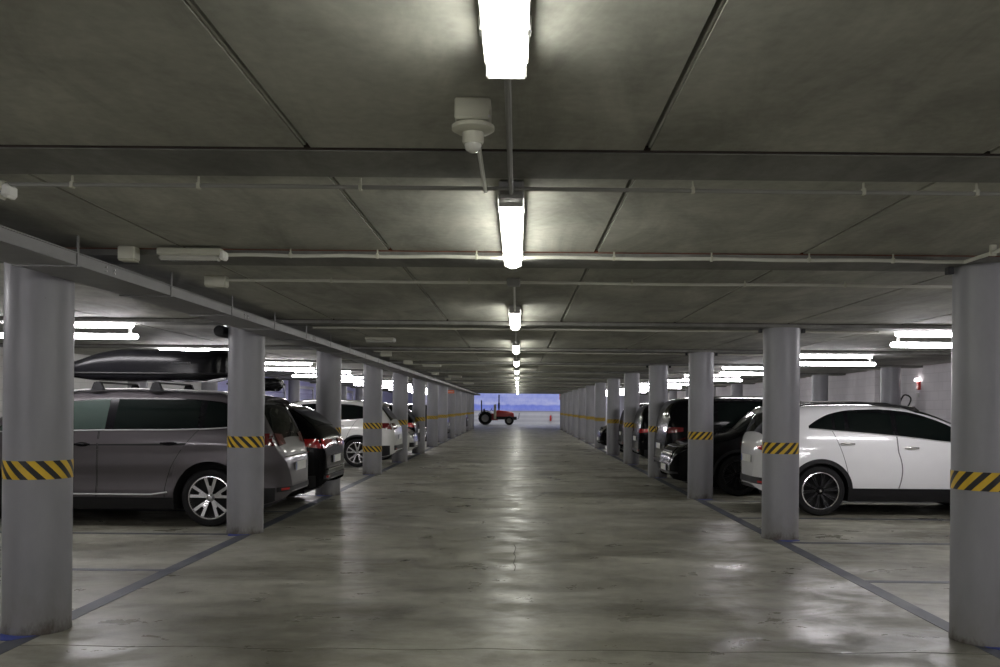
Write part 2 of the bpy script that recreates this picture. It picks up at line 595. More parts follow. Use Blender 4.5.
pts = [(-.02 + .012 * sin(i * 2.1), 8.6 + .2 * i) for i in range(9)]
b.tube([(x, y, 0.0005) for x, y in pts], .004, 5)
tag(b.build('floor_crack', M['crack']), 'short dark crack along the middle of the aisle floor', 'crack')


# ---------------------------------------------------------------- columns
def column_meshes():
    b = MB()
    r = .217
    prof = [(0, 0), (r + .004, 0), (r + .004, .02), (r, .04)] + [(r, .04 + (HB - .08) * k / 10) for k in range(1, 11)] + [(r, HB), (0, HB)]
    b.lathe(prof, n=56)
    return b


col_me = None


def tape(parent, m, z0, z1, a0, a1):
    """a curved strip of striped tape round the column, from angle a0 to a1"""
    n = 48
    r = .2195
    vs, fs = [], []
    for i in range(n + 1):
        t = a0 + (a1 - a0) * i / n
        for (rr, z) in ((r, z0), (r, z1)):
            vs.append((rr * cos(t), rr * sin(t), z))
    fs = [(2 * i, 2 * i + 2, 2 * i + 3, 2 * i + 1) for i in range(n)]
    b = MB(); b.add(vs, fs)
    o = b.build('hazard_tape', m, parent)
    uv = o.data.uv_layers.new(name='UVMap')
    for p in o.data.polygons:
        for li in p.loop_indices:
            v = o.data.vertices[o.data.loops[li].vertex_index].co
            i = o.data.loops[li].vertex_index // 2
            uv.data[li].uv = ((a0 + (a1 - a0) * i / n) * r + 3.0, v.z + 3.0)
    return o


tapes = {}
def make_column(x, y, side, idx, label):
    global col_me
    c = empty('concrete_column', (x, y, 0))
    if col_me is None:
        o = column_meshes().build('shaft', M['column'], c)
        col_me = o.data
    else:
        o = bpy.data.objects.new('shaft', col_me); col.objects.link(o); o.parent = c
    o.rotation_euler = (0, 0, random.uniform(0, 6))
    if side in ('left', 'right'):
        key = (side, idx in (0, 1))
        z0 = {'left': 1.045, 'right': 1.03}[side]
        z1 = z0 + (.125 if idx == 0 else .135)
        if idx > 4: z0 += .03; z1 += .03
        specs = [(z0, z1)]
        if side == 'left' and idx == 3: specs.append((.52, .65))
        for (a, bb) in specs:
            key = (side, round(a, 3), round(bb, 3))
            if key in tapes:
                t = tapes[key].copy(); col.objects.link(t); t.parent = c
            elif side == 'left':
                tapes[key] = tape(c, M['tape_l'], a, bb, R(-168), R(80))
            else:
                tapes[key] = tape(c, M['tape_r'], a, bb, R(-258), R(-35))
        # blue paint blot where the floor line meets the foot
        b = MB()
        sg = 1 if side == 'left' else -1
        n = 14
        ring = []
        for i in range(n):
            t = 2 * pi * i / n
            rr = .11 * (1 + .25 * sin(3 * t + idx) + .1 * sin(7 * t))
            ring.append((-sg * .03 + rr * 1.1 * cos(t), -.225 + rr * .8 * sin(t), .006))
        b.add(ring + [(p[0], p[1], .001) for p in ring], [tuple(range(n))] + [(i, n + i, n + (i + 1) % n, (i + 1) % n) for i in range(n)])
        b.build('blue_paint_mark', M['blue'], c, smooth=False)
        # bracket holding the conduit at the head
        if idx < 4 and side == 'right':
            b = MB()
            for s in (-1, 1):
                b.box(s * .26 - .02, s * .26 + .02, -.03, .03, HB - .05, HB, bev=.004)
            b.build('head_bracket', M['black_plastic'], c)
    tag(c, label, 'column', {'left': 'columns of the left row', 'right': 'columns of the right row', 'wl': 'columns along the left wall', 'wr': 'columns along the right wall'}[side])
    return c


for side, x, y0 in sides:
    for k in range(13):
        y = y0 + S * k
        lab = '%s round grey concrete column from the camera in the row %s of the aisle' % (ORD[k], side)
        if side == 'left' and k == 3:
            lab = 'fourth grey column left of the aisle, the one with two hazard tape bands'
        make_column(x if k else (3.20 if side == 'right' else -3.312), y, side, k, lab)
for k in range(2, 10):
    make_column(8.50, 6.15 + S * k, 'wr', k, '%s column along the right wall behind the parked cars, counting from the near end' % ORD[k - 2])
for k in range(3, 10):
    make_column(-8.72, 6.22 + S * k, 'wl', k, '%s column along the left wall behind the parked cars, counting from the near end' % ORD[k - 3])


# ---------------------------------------------------------------- aisle lamps
def make_aisle_lamp():
    r = empty('batten_light')
    L = .9
    b = MB()
    # housing: shallow tray against the slab
    prof = [(-.055, .045), (-.062, .018), (-.062, .006), (.062, .006), (.062, .018), (.055, .045)]
    b.prism([(x, z) for x, z in prof], -L, L)
    b.build('housing', M['lamp_body'], r, smooth=False)
    # diffuser: rounded trough with tapered ends
    b = MB()
    rows = []
    st = [(-L + .005, .35), (-L + .03, .8), (-L + .08, 1), (-.3, 1), (.3, 1), (L - .08, 1), (L - .03, .8), (L - .005, .35)]
    for y, s in st:
        rows.append([(.057 * cos(t) * (.85 + .15 * s), y, .004 - .062 * s * (-sin(t)) ** .8 if sin(t) < 0 else .004)
                     for t in [-pi * i / 12 for i in range(13)]])
    b.grid(rows, flip=False)
    b.build('diffuser', M['aisle'], r)
    for y in (-L + .25, L - .25):
        for s in (-1, 1):
            c = MB(); c.box(s * .062 - .006, s * .062 + .006, y - .02, y + .02, -.01, .03, bev=.002)
            c.build('clip', M['steel'], r)
    for s in (-1, 1):
        b = MB()
        b.box(-.02, .02, s * .5 - .02, s * .5 + .02, .044, .051)
        b.build('mount', M['steel'], r)
        b = MB()
        y = s * (L + .004)
        b.box(-.058, .058, y - .008, y + .008, -.035, .03, bev=.006)
        b.build('end_cap', M['lamp_body'], r)
    return r


lamp0 = make_aisle_lamp()
lamp_z = HC - .052
ys = [1.68] + [5.14 + S * k for k in range(13)] + [70.0, 75.0, 79.8]  # last three battens added over the far end to light the low wall
for i, y in enumerate(ys):
    o = lamp0 if i == 0 else copy_tree(lamp0)
    o.location = (-.042, y, lamp_z + (.36 if y > Y_LOW else 0))
    tag(o, 'glowing fluorescent batten over the middle of the aisle, %s from the camera' % ('closest' if i == 0 else ORD[i]), 'ceiling light', 'lit battens down the middle of the aisle')
for y in (-2.8, -7.6):  # unseen battens continuing the row, added to light the near aisle
    o = copy_tree(lamp0); o.location = (-.042, y, lamp_z)
    tag(o, 'unseen fluorescent batten added behind the camera to light the near aisle', 'ceiling light', 'unseen battens added behind the camera')


# ---------------------------------------------------------------- lamps over the bays
def make_bay_lamp():
    r = empty('twin_tube_light')
    L = .82
    b = MB(); b.box(-L, L, -.04, .04, .015, .055, bev=.008)
    b.build('housing', M['lamp_body'], r)
    for nm, z, rr, L2 in (('tube', -.01, .026, .80), ('tube', -.140, .034, .86)):
        b = MB()
        prof = [(0, -L2), (rr * .6, -L2 + .004), (rr, -L2 + .03), (rr, L2 - .03), (rr * .6, L2 - .004), (0, L2)]
        b.lathe(prof, (0, 0, z), 'X', n=10)
        b.build(nm, M['bay'], r)
    for s in (-1, 1):
        b = MB(); b.box(s * (L - .06) - .012, s * (L - .06) + .012, -.018, .018, -.14, .004, bev=.003)
        b.build('tube_holder', M['lamp_body'], r)
    return r


bay0 = make_bay_lamp()
first = True
for side, sx in (('left', -1), ('right', 1)):
    for k, y in enumerate([-8.0, -3.1, 1.75, 6.55] + [11.35 + S * j for j in range(11)]):
        o = bay0 if first else copy_tree(bay0)
        first = False
        o.location = (sx * 5.55, y - (.25 if sx < 0 else 0), HC - .057)
        if k < 4:  # unseen lamps continuing the row, added for illumination of the near bays
            tag(o, 'unseen twin tube light added to light the near %s bays' % side, 'ceiling light', 'unseen bay lights added on the %s' % side)
        else:
            tag(o, '%s glowing cool white twin tube light over the %s bays, counting away from the camera' % (ORD[k - 4], side), 'ceiling light', 'twin tube lights over the %s bays' % side)

# ---------------------------------------------------------------- conduits and small ceiling fittings
def conduit(x0, x1, y, z, r, m, label, clips):
    root = empty('conduit', (0, y, z))
    b = MB()
    n = 14
    b.tube([(x0 + (x1 - x0) * i / n, 0, .003 * sin(i * 1.3)) for i in range(n + 1)], r, 8)
    b.build('pipe', m, root)
    for cx in clips:
        b = MB()
        b.box(cx - .008, cx + .008, -r - .003, r + .003, -r - .003, r + .006, bev=.002)
        b.box(cx - .004, cx + .004, -.004, .004, r + .005, HC - z - .001)
        b.build('clip', M['cream'], root)
    tag(root, label, 'conduit', 'conduits crossing the ceiling')
    return root


clips = [-8, -6.9, -5.8, -4.6, -2.02, -1.45, -.75, .5, 1.25, 2.06, 2.9, 4.2, 5.4, 6.6, 7.8]
conduit(-9.1, 9.1, 4.06, HB + .0, .010, M['pipe_grey'], 'thin dark grey conduit crossing the whole ceiling just behind the nearest beam', [-2.02, -1.45, -.72, .78, 1.55, 2.06, 4, 6])
conduit(-1.92, -.11, 5.90, HB - .002, .012, M['pipe_white'], 'pale conduit from the nearest unlit batten to the second lit batten', [-1.5, -.93, -.28])
conduit(.03, 2.92, 5.90, HB - .002, .012, M['pipe_white'], 'pale conduit from the second lit batten to the nearest right column', [.62, 1.26, 1.9, 2.45])
conduit(-2.35, 3.5, 7.18, HC - .035, .012, M['pipe_white'], 'pale conduit crossing the ceiling just beyond the nearest column pair', [-1.5, -.4, .9, 1.8, 2.6])
for k in range(7):
    conduit(-2.6, 4.55, 6.15 + S * (k + 1) + .42, HB + .005, .014, M['pipe_white'],
            'pale conduit crossing behind the ceiling beam at the %s column pair' % ORD[k + 1], [-1.8, -.6, 1.1, 2.4, 4.0])
root = empty('conduit', (2.92, 0, HB - .004))
b = MB(); b.tube([(0, 5.90 - 3.4 * i / 8, 0) for i in range(9)], .013, 8); b.build('pipe', M['pipe_white'], root)
for y in (5.55, 5.1, 4.4):
    b = MB(); b.box(-.02, .02, y - .01, y + .01, -.02, HC - HB + .004, bev=.003); b.build('clip', M['cream'], root)
tag(root, 'pale conduit running towards the camera from the nearest right column', 'conduit')
root = empty('conduit', (-.04, 0, HB - .016))
b = MB(); b.tube([(0, 2.62, .02), (0, 2.9, .0), (0, 3.4, 0), (0, 4.06, 0)], .0105, 8); b.build('pipe', M['pipe_grey'], root)
tag(root, 'thin grey conduit linking the closest lit batten to the junction box', 'conduit')
root = empty('conduit', (-.155, 0, HB - .016))
b = MB(); b.tube([(0, 3.02, .0), (0, 3.3, -.0), (0, 4.05, .0)], .009, 8); b.build('pipe', M['pipe_white'], root)
tag(root, 'short pale conduit from the motion sensor to the cross conduit', 'conduit')
for k, y in enumerate([7.2] + [6.15 + S * (j + 1) + .42 for j in range(6)]):
    y2 = 5.14 + S * (k + 1) - .92
    if y2 - y < .2: y2 = y + .3
    root = empty('conduit', (-.042, 0, HC - .03))
    b = MB(); b.tube([(0, y, 0), (0, (y + y2) / 2, 0), (0, y2, -.03)], .010, 8); b.build('pipe', M['pipe_white'], root)
    tag(root, 'short conduit feeding the lit batten %s from the camera' % ORD[k + 2], 'conduit', 'short conduits feeding the battens')


def junction(x, y, z, w_, m, label, hgt=.05):
    root = empty('junction_box', (x, y, z))
    b = MB(); b.box(-w_, w_, -.05, .05, 0, HC - z, bev=.008); b.build('box', m, root)
    b = MB(); b.box(-w_ + .006, w_ - .006, -.044, .044, -.006, .001, bev=.002); b.build('lid', m, root)
    tag(root, label, 'junction box', 'junction boxes on the ceiling')


junction(-.04, 4.12, HB - .03, .058, M['grey_plastic'], 'grey junction box right in front of the second lit batten')
junction(-.045, 7.2, HC - .055, .055, M['grey_plastic'], 'grey junction box on the cross conduit above the aisle, behind the second lit batten')
for k in range(4):
    junction(-.045, 6.15 + S * (k + 1) + .42, HC - .055, .05, M['grey_plastic'], 'grey junction box on the cross conduit at the %s column pair' % ORD[k + 1])
junction(-2.56, 5.9, HB - .045, .055, M['cream'], 'cream junction box above the cable tray, left of the nearest unlit batten')
junction(-2.42, 7.2, HC - .085, .085, M['cream'], 'cream junction box above the cable tray, behind the nearest unlit batten')
for k, (x, y) in enumerate([(-2.5, 17.0), (-2.45, 20.0), (-2.45, 26.5), (-2.45, 31.3)]):
    junction(x, y, HC - .085, .1, M['cream'], '%s of the distant cream junction boxes beside the cable tray' % ORD[k])


def unlit_batten(x, y, z, label):
    root = empty('emergency_light', (x, y, z))
    b = MB(); b.box(-.21, .21, -.04, .04, .03, .075, bev=.008); b.build('housing', M['cream'], root)
    b = MB(); b.box(-.2, .195, -.036, .036, -.005, .032, bev=.014); b.build('diffuser', M['lens'], root)
    b = MB(); b.box(.195, .235, -.042, .042, .0, .06, bev=.012); b.build('end_cap', M['sign_white'], root)
    b = MB(); b.cyl((.0, -.045, .05), (.0, -.03, .05), .013, n=10); b.build('knob', M['cream'], root)
    tag(root, label, 'emergency light', 'unlit emergency battens along the cable tray')


for k, (x, y) in enumerate([(-2.14, 5.86), (-2.04, 13.2), (-2.05, 21.2), (-2.05, 29.0), (-2.05, 36.8)]):
    unlit_batten(x, y, HB - .045, '%s unlit cream emergency batten beside the cable tray, counting from the camera' % ORD[k])
unlit_batten(-2.53, 4.08, EYE + .928, 'unlit pale emergency light at the left edge of the picture, behind the nearest beam')

# motion sensor
root = empty('motion_sensor', (-.160, 3.04, HC))
b = MB(); b.box(-.060, .060, -.055, .055, -.072, 0, bev=.006); b.build('box', M['cream'], root)
b = MB(); b.lathe([(0, -.071), (.055, -.072), (.072, -.082), (.072, -.094), (.055, -.104), (.0, -.105)], n=36); b.build('flange', M['cream'], root)
b = MB(); b.lathe([(.036, -.10), (.036, -.135), (.033, -.142), (0, -.142)], n=28); b.build('neck', M['cream'], root)
b = MB(); b.lathe([(.030, -.14), (.030, -.150), (.024, -.163), (.012, -.170), (0, -.172)], n=24); b.build('dome', M['lens'], root)
b = MB(); b.cyl((.056, -.062, -.066), (.056, -.058, -.066), .005, n=10); b.build('screw', M['steel'], root)
tag(root, 'cream motion sensor with round flange and dome under the ceiling slab', 'sensor')

# ---------------------------------------------------------------- cable tray
X0, X1 = -3.10, -2.71
Z0, Z1 = EYE + .85, EYE + .92
tr = empty('cable_tray', (0, 0, Z0))
b = MB()
y0, y1 = 1.0, Y_LOW - 1
b.box(X1 - .004, X1, y0, y1, 0, Z1 - Z0)
b.box(X1 - .004, X1 + .012, y0, y1, Z1 - Z0 - .002, Z1 - Z0 + .004)
b.box(X0, X0 + .004, y0, y1, 0, Z1 - Z0)
b.box(X0, X1, y0, y1, -.003, .001)
b.build('tray', M['galv'], tr, smooth=False)
b = MB()
for k in range(4):
    x = X0 + .06 + .07 * k
    b.tube([(x + .02 * sin(i * .7 + k), y0 + (y1 - y0) * i / 60, .02) for i in range(61)], .012, 6)
b.build('cable', M['black_rubber'], tr)['kind'] = 'stuff'
yy = 4.05
hang = None
for k in range(24):
    y = 4.03 + 1.49 * k
    b = MB()
    b.box(X1 + .001, X1 + .006, y - .012, y + .012, .0, HC - Z0 if k != 0 else HC - Z0, 0)
    b.box(X0 - .006, X0 - .001, y - .012, y + .012, .0, HC - Z0)
    b.box(X0 - .006, X1 + .006, y - .015, y + .015, -.012, -.003)
    b.build('hanger', M['galv'], tr, smooth=False)
for k in range(6):
    y = 5.9 + 1.49 * k * 2
    b = MB()
    for dz in (.02, .045):
        for dy in (-.0, .12):
            b.cyl((X1, y + dy, dz), (X1 + .008, y + dy, dz), .008, n=10)
    b.build('joint_plate_bolts', M['steel'], tr)
tag(tr, 'long galvanised cable tray hanging above the left column row', 'cable tray')
# dark round pipe end beside the second left column head
root = empty('drain_pipe', (XL - .30, 11.02, HB - .09))
b = MB()
b.lathe([(0, -.15), (.045, -.15), (.06, -.145), (.068, -.12), (.068, .6)], (0, 0, 0), 'Y', n=24)
b.build('pipe', M['black_plastic'], root)
b = MB()
b.box(-.02, .02, .1, .13, .06, .12)
b.build('clamp', M['steel'], root)
tag(root, 'stubby black pipe end at the head of the second left column', 'pipe')


# ---------------------------------------------------------------- cars
def curve(pts):
    """monotone cubic through the points"""
    xs = [p[0] for p in pts]; ysv = [p[1] for p in pts]
    n = len(xs)
    d = [(ysv[i + 1] - ysv[i]) / (xs[i + 1] - xs[i]) for i in range(n - 1)]
    m = [d[0]] + [0 if d[i - 1] * d[i] <= 0 else 2 * d[i - 1] * d[i] / (d[i - 1] + d[i]) for i in range(1, n - 1)] + [d[-1]]

    def f(x):
        if x <= xs[0]: return ysv[0]
        if x >= xs[-1]: return ysv[-1]
        lo, hi = 0, n - 1
        while hi - lo > 1:
            mid = (lo + hi) // 2
            if xs[mid] <= x: lo = mid
            else: hi = mid
        h = xs[lo + 1] - xs[lo]
        t = (x - xs[lo]) / h
        return ((2 * t ** 3 - 3 * t * t + 1) * ysv[lo] + (t ** 3 - 2 * t * t + t) * h * m[lo]
                + (-2 * t ** 3 + 3 * t * t) * ysv[lo + 1] + (t ** 3 - t * t) * h * m[lo + 1])
    return f


class Shape:
    """car surface: x from the tail (0) to the nose (L), y lateral, z up"""

    def __init__(s, L, W, top, sect, xr, xf, wr, arch, sill=.24, plan=None, crown=.045):
        s.L, s.W, s.xr, s.xf, s.wr, s.arch = L, W, xr, xf, wr, arch
        s.T = curve(top)
        s.sect = curve(sect)
        s.plan = curve(plan or [(0, .66), (.03, .78), (.08, .86), (.18, .925), (.4, .97), (1.0, 1), (L - 1.4, 1), (L - .7, .965), (L - .35, .90), (L - .15, .80), (L - .05, .70), (L, .60)])
        s.low = curve([(0, .40), (.05, .34), (.25, .27), (.6, sill), (L - .8, sill), (L - .25, sill), (L - .06, .27), (L, .34)])
        s.crown = crown

    def Y(s, x, z): return s.W / 2 * s.plan(x) * s.sect(z)

    def zt(s, x, q):
        q = abs(q)
        k = min(1, max(0, (s.T(x) - s.low(x)) / .8))
        return s.T(x) - s.crown * k * q * q - .07 * k * q ** 9

    def yt(s, x): return s.Y(x, s.T(x) - .08)

    def inside(s, x, y, z):
        q = abs(y) / s.yt(x)
        if q > 1:
            return abs(y) <= s.Y(x, z) and z <= s.zt(x, 1)
        return z <= s.zt(x, q)

    def side_y(s, x, z):
        lo, hi = 0, s.W * .6
        for _ in range(22):
            m = (lo + hi) / 2
            if s.inside(x, m, z): lo = m
            else: hi = m
        return lo

    def end_x(s, y, z, end):
        lo, hi = (0, 1.6)
        g = (lambda t: t) if end == 'rear' else (lambda t: s.L - t)
        for _ in range(22):
            m = (lo + hi) / 2
            if s.inside(g(m), y, z): hi = m
            else: lo = m
        return g(hi)

    def body(s):
        b = MB()
        st = set()
        for a in (0, .008, .02, .035, .055, .08, .11, .15, .2, .26, .33, .42, .52):
            st.add(round(a, 4)); st.add(round(s.L - a, 4))
        x = .6
        while x < s.L - .6:
            st.add(round(x, 4)); x += .085
        for c in (s.xr, s.xf):
            for k in range(25):
                st.add(round(c - s.arch * cos(pi * k / 24), 4))
        st = sorted(v for v in st if 0 <= v <= s.L)
        st2 = [st[0]]
        for v in st[1:]:
            if v - st2[-1] > .006: st2.append(v)
        NS = 22
        rows = []
        for x in st2:
            zl = s.low(x)
            for c in (s.xr, s.xf):
                d = abs(x - c)
                if d < s.arch:
                    zl = max(zl, s.wr + math.sqrt(max(0, s.arch ** 2 - d * d)) * 1.0)
            ze = s.zt(x, 1)
            zl = min(zl, ze - .01)
            half = []
            for k in range(NS + 1):
                z = zl + (ze - zl) * k / NS
                half.append((s.Y(x, z) if z < s.T(x) - .08 else s.yt(x), z))
            yt = s.yt(x)
            half[-1] = (yt, ze)
            for q in (.985, .96, .92, .86, .78, .66, .5, .33, .16, 0):
                half.append((q * yt, s.zt(x, q)))
            row = [(x, -y, z) for y, z in half] + [(x, y, z) for y, z in reversed(half[:-1])]
            rows.append(row)
        b.grid(rows)
        n = len(rows[0])
        b.add(rows[0], [tuple(range(n))])
        b.add(rows[-1], [tuple(range(n - 1, -1, -1))])
        return b

    def side_patch(s, fn, nu=16, nv=8, off=.004, sides=(-1, 1), b=None, mi=0):
        b = b or MB()
        for sd in sides:
            rows = []
            for j in range(nv + 1):
                row = []
                for i in range(nu + 1):
                    x, z = fn(i / nu, j / nv)
                    row.append((x, sd * (s.side_y(x, z) + off), z))
                rows.append(row)
            b.grid(rows, mi, flip=(sd > 0))
        return b

    def end_patch(s, fn, end, nu=12, nv=5, off=.006, b=None, mi=0):
        b = b or MB()
        rows = []
        sg = -1 if end == 'rear' else 1
        for j in range(nv + 1):
            row = []
            for i in range(nu + 1):
                y, z = fn(i / nu, j / nv)
                row.append((s.end_x(y, z, end) + sg * off, y, z))
            rows.append(row)
        b.grid(rows, mi, flip=(end != 'front'))
        return b

    def top_patch(s, fn, nu=14, nv=8, off=.006, b=None, mi=0):
        """fn(u,v)->(x,q) with q the lateral fraction -1..1"""
        b = b or MB()
        rows = []
        for j in range(nv + 1):
            row = []
            for i in range(nu + 1):
                x, q = fn(i / nu, j / nv)
                row.append((x, q * s.yt(x), s.zt(x, q) + off))
            rows.append(row)
        b.grid(rows, mi, flip=True)
        return b


def lerp(a, c, t): return a + (c - a) * t


def quad_map(p00, p10, p11, p01):
    def f(u, v):
        x = lerp(lerp(p00[0], p10[0], u), lerp(p01[0], p11[0], u), v)
        z = lerp(lerp(p00[1], p10[1], u), lerp(p01[1], p11[1], u), v)
        return x, z
    return f


def band_map(xa, xb, lo, hi):
    """between two curves of x"""
    return lambda u, v: (lerp(xa, xb, u), lerp(lo(lerp(xa, xb, u)), hi(lerp(xa, xb, u)), v))


wheel_cache = {}


def make_wheel(parent, x, y, r, wdt, style, out):
    """out = +1 / -1, the side the rim faces"""
    w_ = empty('wheel', (x, y, r)); w_.parent = parent
    if out > 0: w_.rotation_euler = (0, 0, pi)
    key = (r, wdt, style)
    if key in wheel_cache:
        for o in wheel_cache[key]:
            c = o.copy(); col.objects.link(c); c.parent = w_
        return
    h = wdt / 2
    rr = r * (.735 if style != 'black' else .77)
    res = []
    b = MB()
    b.lathe([(rr, h - .03), (rr + .01, h - .005), (r - .06, h), (r - .018, h - .012), (r, h - .045), (r, -h + .045), (r - .018, -h + .012), (r - .06, -h), (rr + .012, -h + .004), (rr, -h + .02), (rr, h - .03)], (0, 0, 0), 'Y', n=48)
    res.append(b.build('tyre', M['tyre'], w_))
    b = MB()
    # rim faces -Y
    b.lathe([(rr + .002, -h + .006), (rr - .012, -h + .004), (rr - .02, -h + .03), (rr - .03, -h + .1), (rr - .03, h - .04)], (0, 0, 0), 'Y', n=48)
    rim_m = M['alloy'] if style != 'dark' else M['alloy_dark']
    res.append(b.build('rim', M['alloy'] if style not in ('dark', 'shadow') else (M['chrome'] if style == 'dark' else M['alloy_dark']), w_))
    b = MB()
    b.lathe([(0, -h + .10), (rr - .03, -h + .10), (rr - .03, -h + .12), (0, -h + .12)], (0, 0, 0), 'Y', n=32)
    res.append(b.build('brake_disc', M['under'], w_))
    def spoke(a0, r0, a1, r1, w0, w1, b):
        p0 = Vector((r0 * cos(a0), 0, r0 * sin(a0))); p1 = Vector((r1 * cos(a1), 0, r1 * sin(a1)))
        d = (p1 - p0).normalized(); nrm = Vector((-d.z, 0, d.x))
        y0, y1 = -h + .030, -h + .012
        vs = []
        for p, ww, yy in ((p0, w0, y0), (p1, w1, y1)):
            for s in (-1, 1):
                q = p + nrm * (s * ww)
                vs.append((q.x, yy, q.z)); vs.append((q.x, yy + .035, q.z))
        b.add(vs, [(0, 4, 6, 2), (1, 3, 7, 5), (0, 1, 5, 4), (2, 6, 7, 3), (0, 2, 3, 1), (4, 5, 7, 6)])
    ns = 5
    if style == 'y5':
        for k in range(5):
            b = MB(); a = 2 * pi * k / 5 + .3
            spoke(a - .10, .05, a - .25, rr - .015, .016, .020, b)
            spoke(a + .10, .05, a + .25, rr - .015, .016, .020, b)
            spoke(a, .03, a, rr * .55, .026, .010, b)
            res.append(b.build('spoke', M['alloy'], w_, smooth=False))
    elif style in ('dark', 'shadow'):
        for k in range(10):
            b = MB(); a = 2 * pi * k / 10
            spoke(a, .04, a + .05, rr - .015, .012, .009, b)
            spoke(a, .04, a + .2, rr - .015, .010, .007, b)
            res.append(b.build('spoke', M['alloy_dark'], w_, smooth=False))
    else:
        for k in range(5):
            b = MB(); a = 2 * pi * k / 5 + .9
            spoke(a - .06, .04, a - .12, rr - .015, .018, .026, b)
            spoke(a + .06, .04, a + .12, rr - .015, .018, .026, b)
            res.append(b.build('spoke', M['alloy'], w_, smooth=False))
    b = MB()
    b.lathe([(0, -h + .004), (.024, -h + .006), (.032, -h + .014), (.055, -h + .028), (.055, -h + .06)], (0, 0, 0), 'Y', n=24)
    res.append(b.build('hub', rim_m if style not in ('dark', 'shadow') else M['gloss_black'], w_))
    if style == 'dark':
        b = MB()
        b.lathe([(0, -h + .0015), (.018, -h + .002), (.02, -h + .006)], (0, 0, 0), 'Y', n=20)
        res.append(b.build('hub_badge', M['chrome'], w_))
    wheel_cache[key] = res


def mirror_part(root, x, y, z, sd, m, glass):
    b = MB()
    # shell: squashed rounded pod
    rows = []
    for i in range(9):
        t = -pi / 2 + pi * i / 8
        row = []
        for j in range(17):
            a = 2 * pi * j / 16
            row.append((x + .05 * sin(t) * (1 if sin(t) > 0 else .4) + .0, y + sd * .11 + .11 * (abs(cos(t)) ** .6) * cos(a), z + .075 * (abs(cos(t)) ** .6) * sin(a)))
        rows.append(row)
    b.grid(rows)
    b.box(x - .02, x + .02, y - .03 if sd > 0 else y - .04, y + .04 if sd > 0 else y + .03, z - .06, z - .03)
    o = b.build('mirror', m, root)
    return o


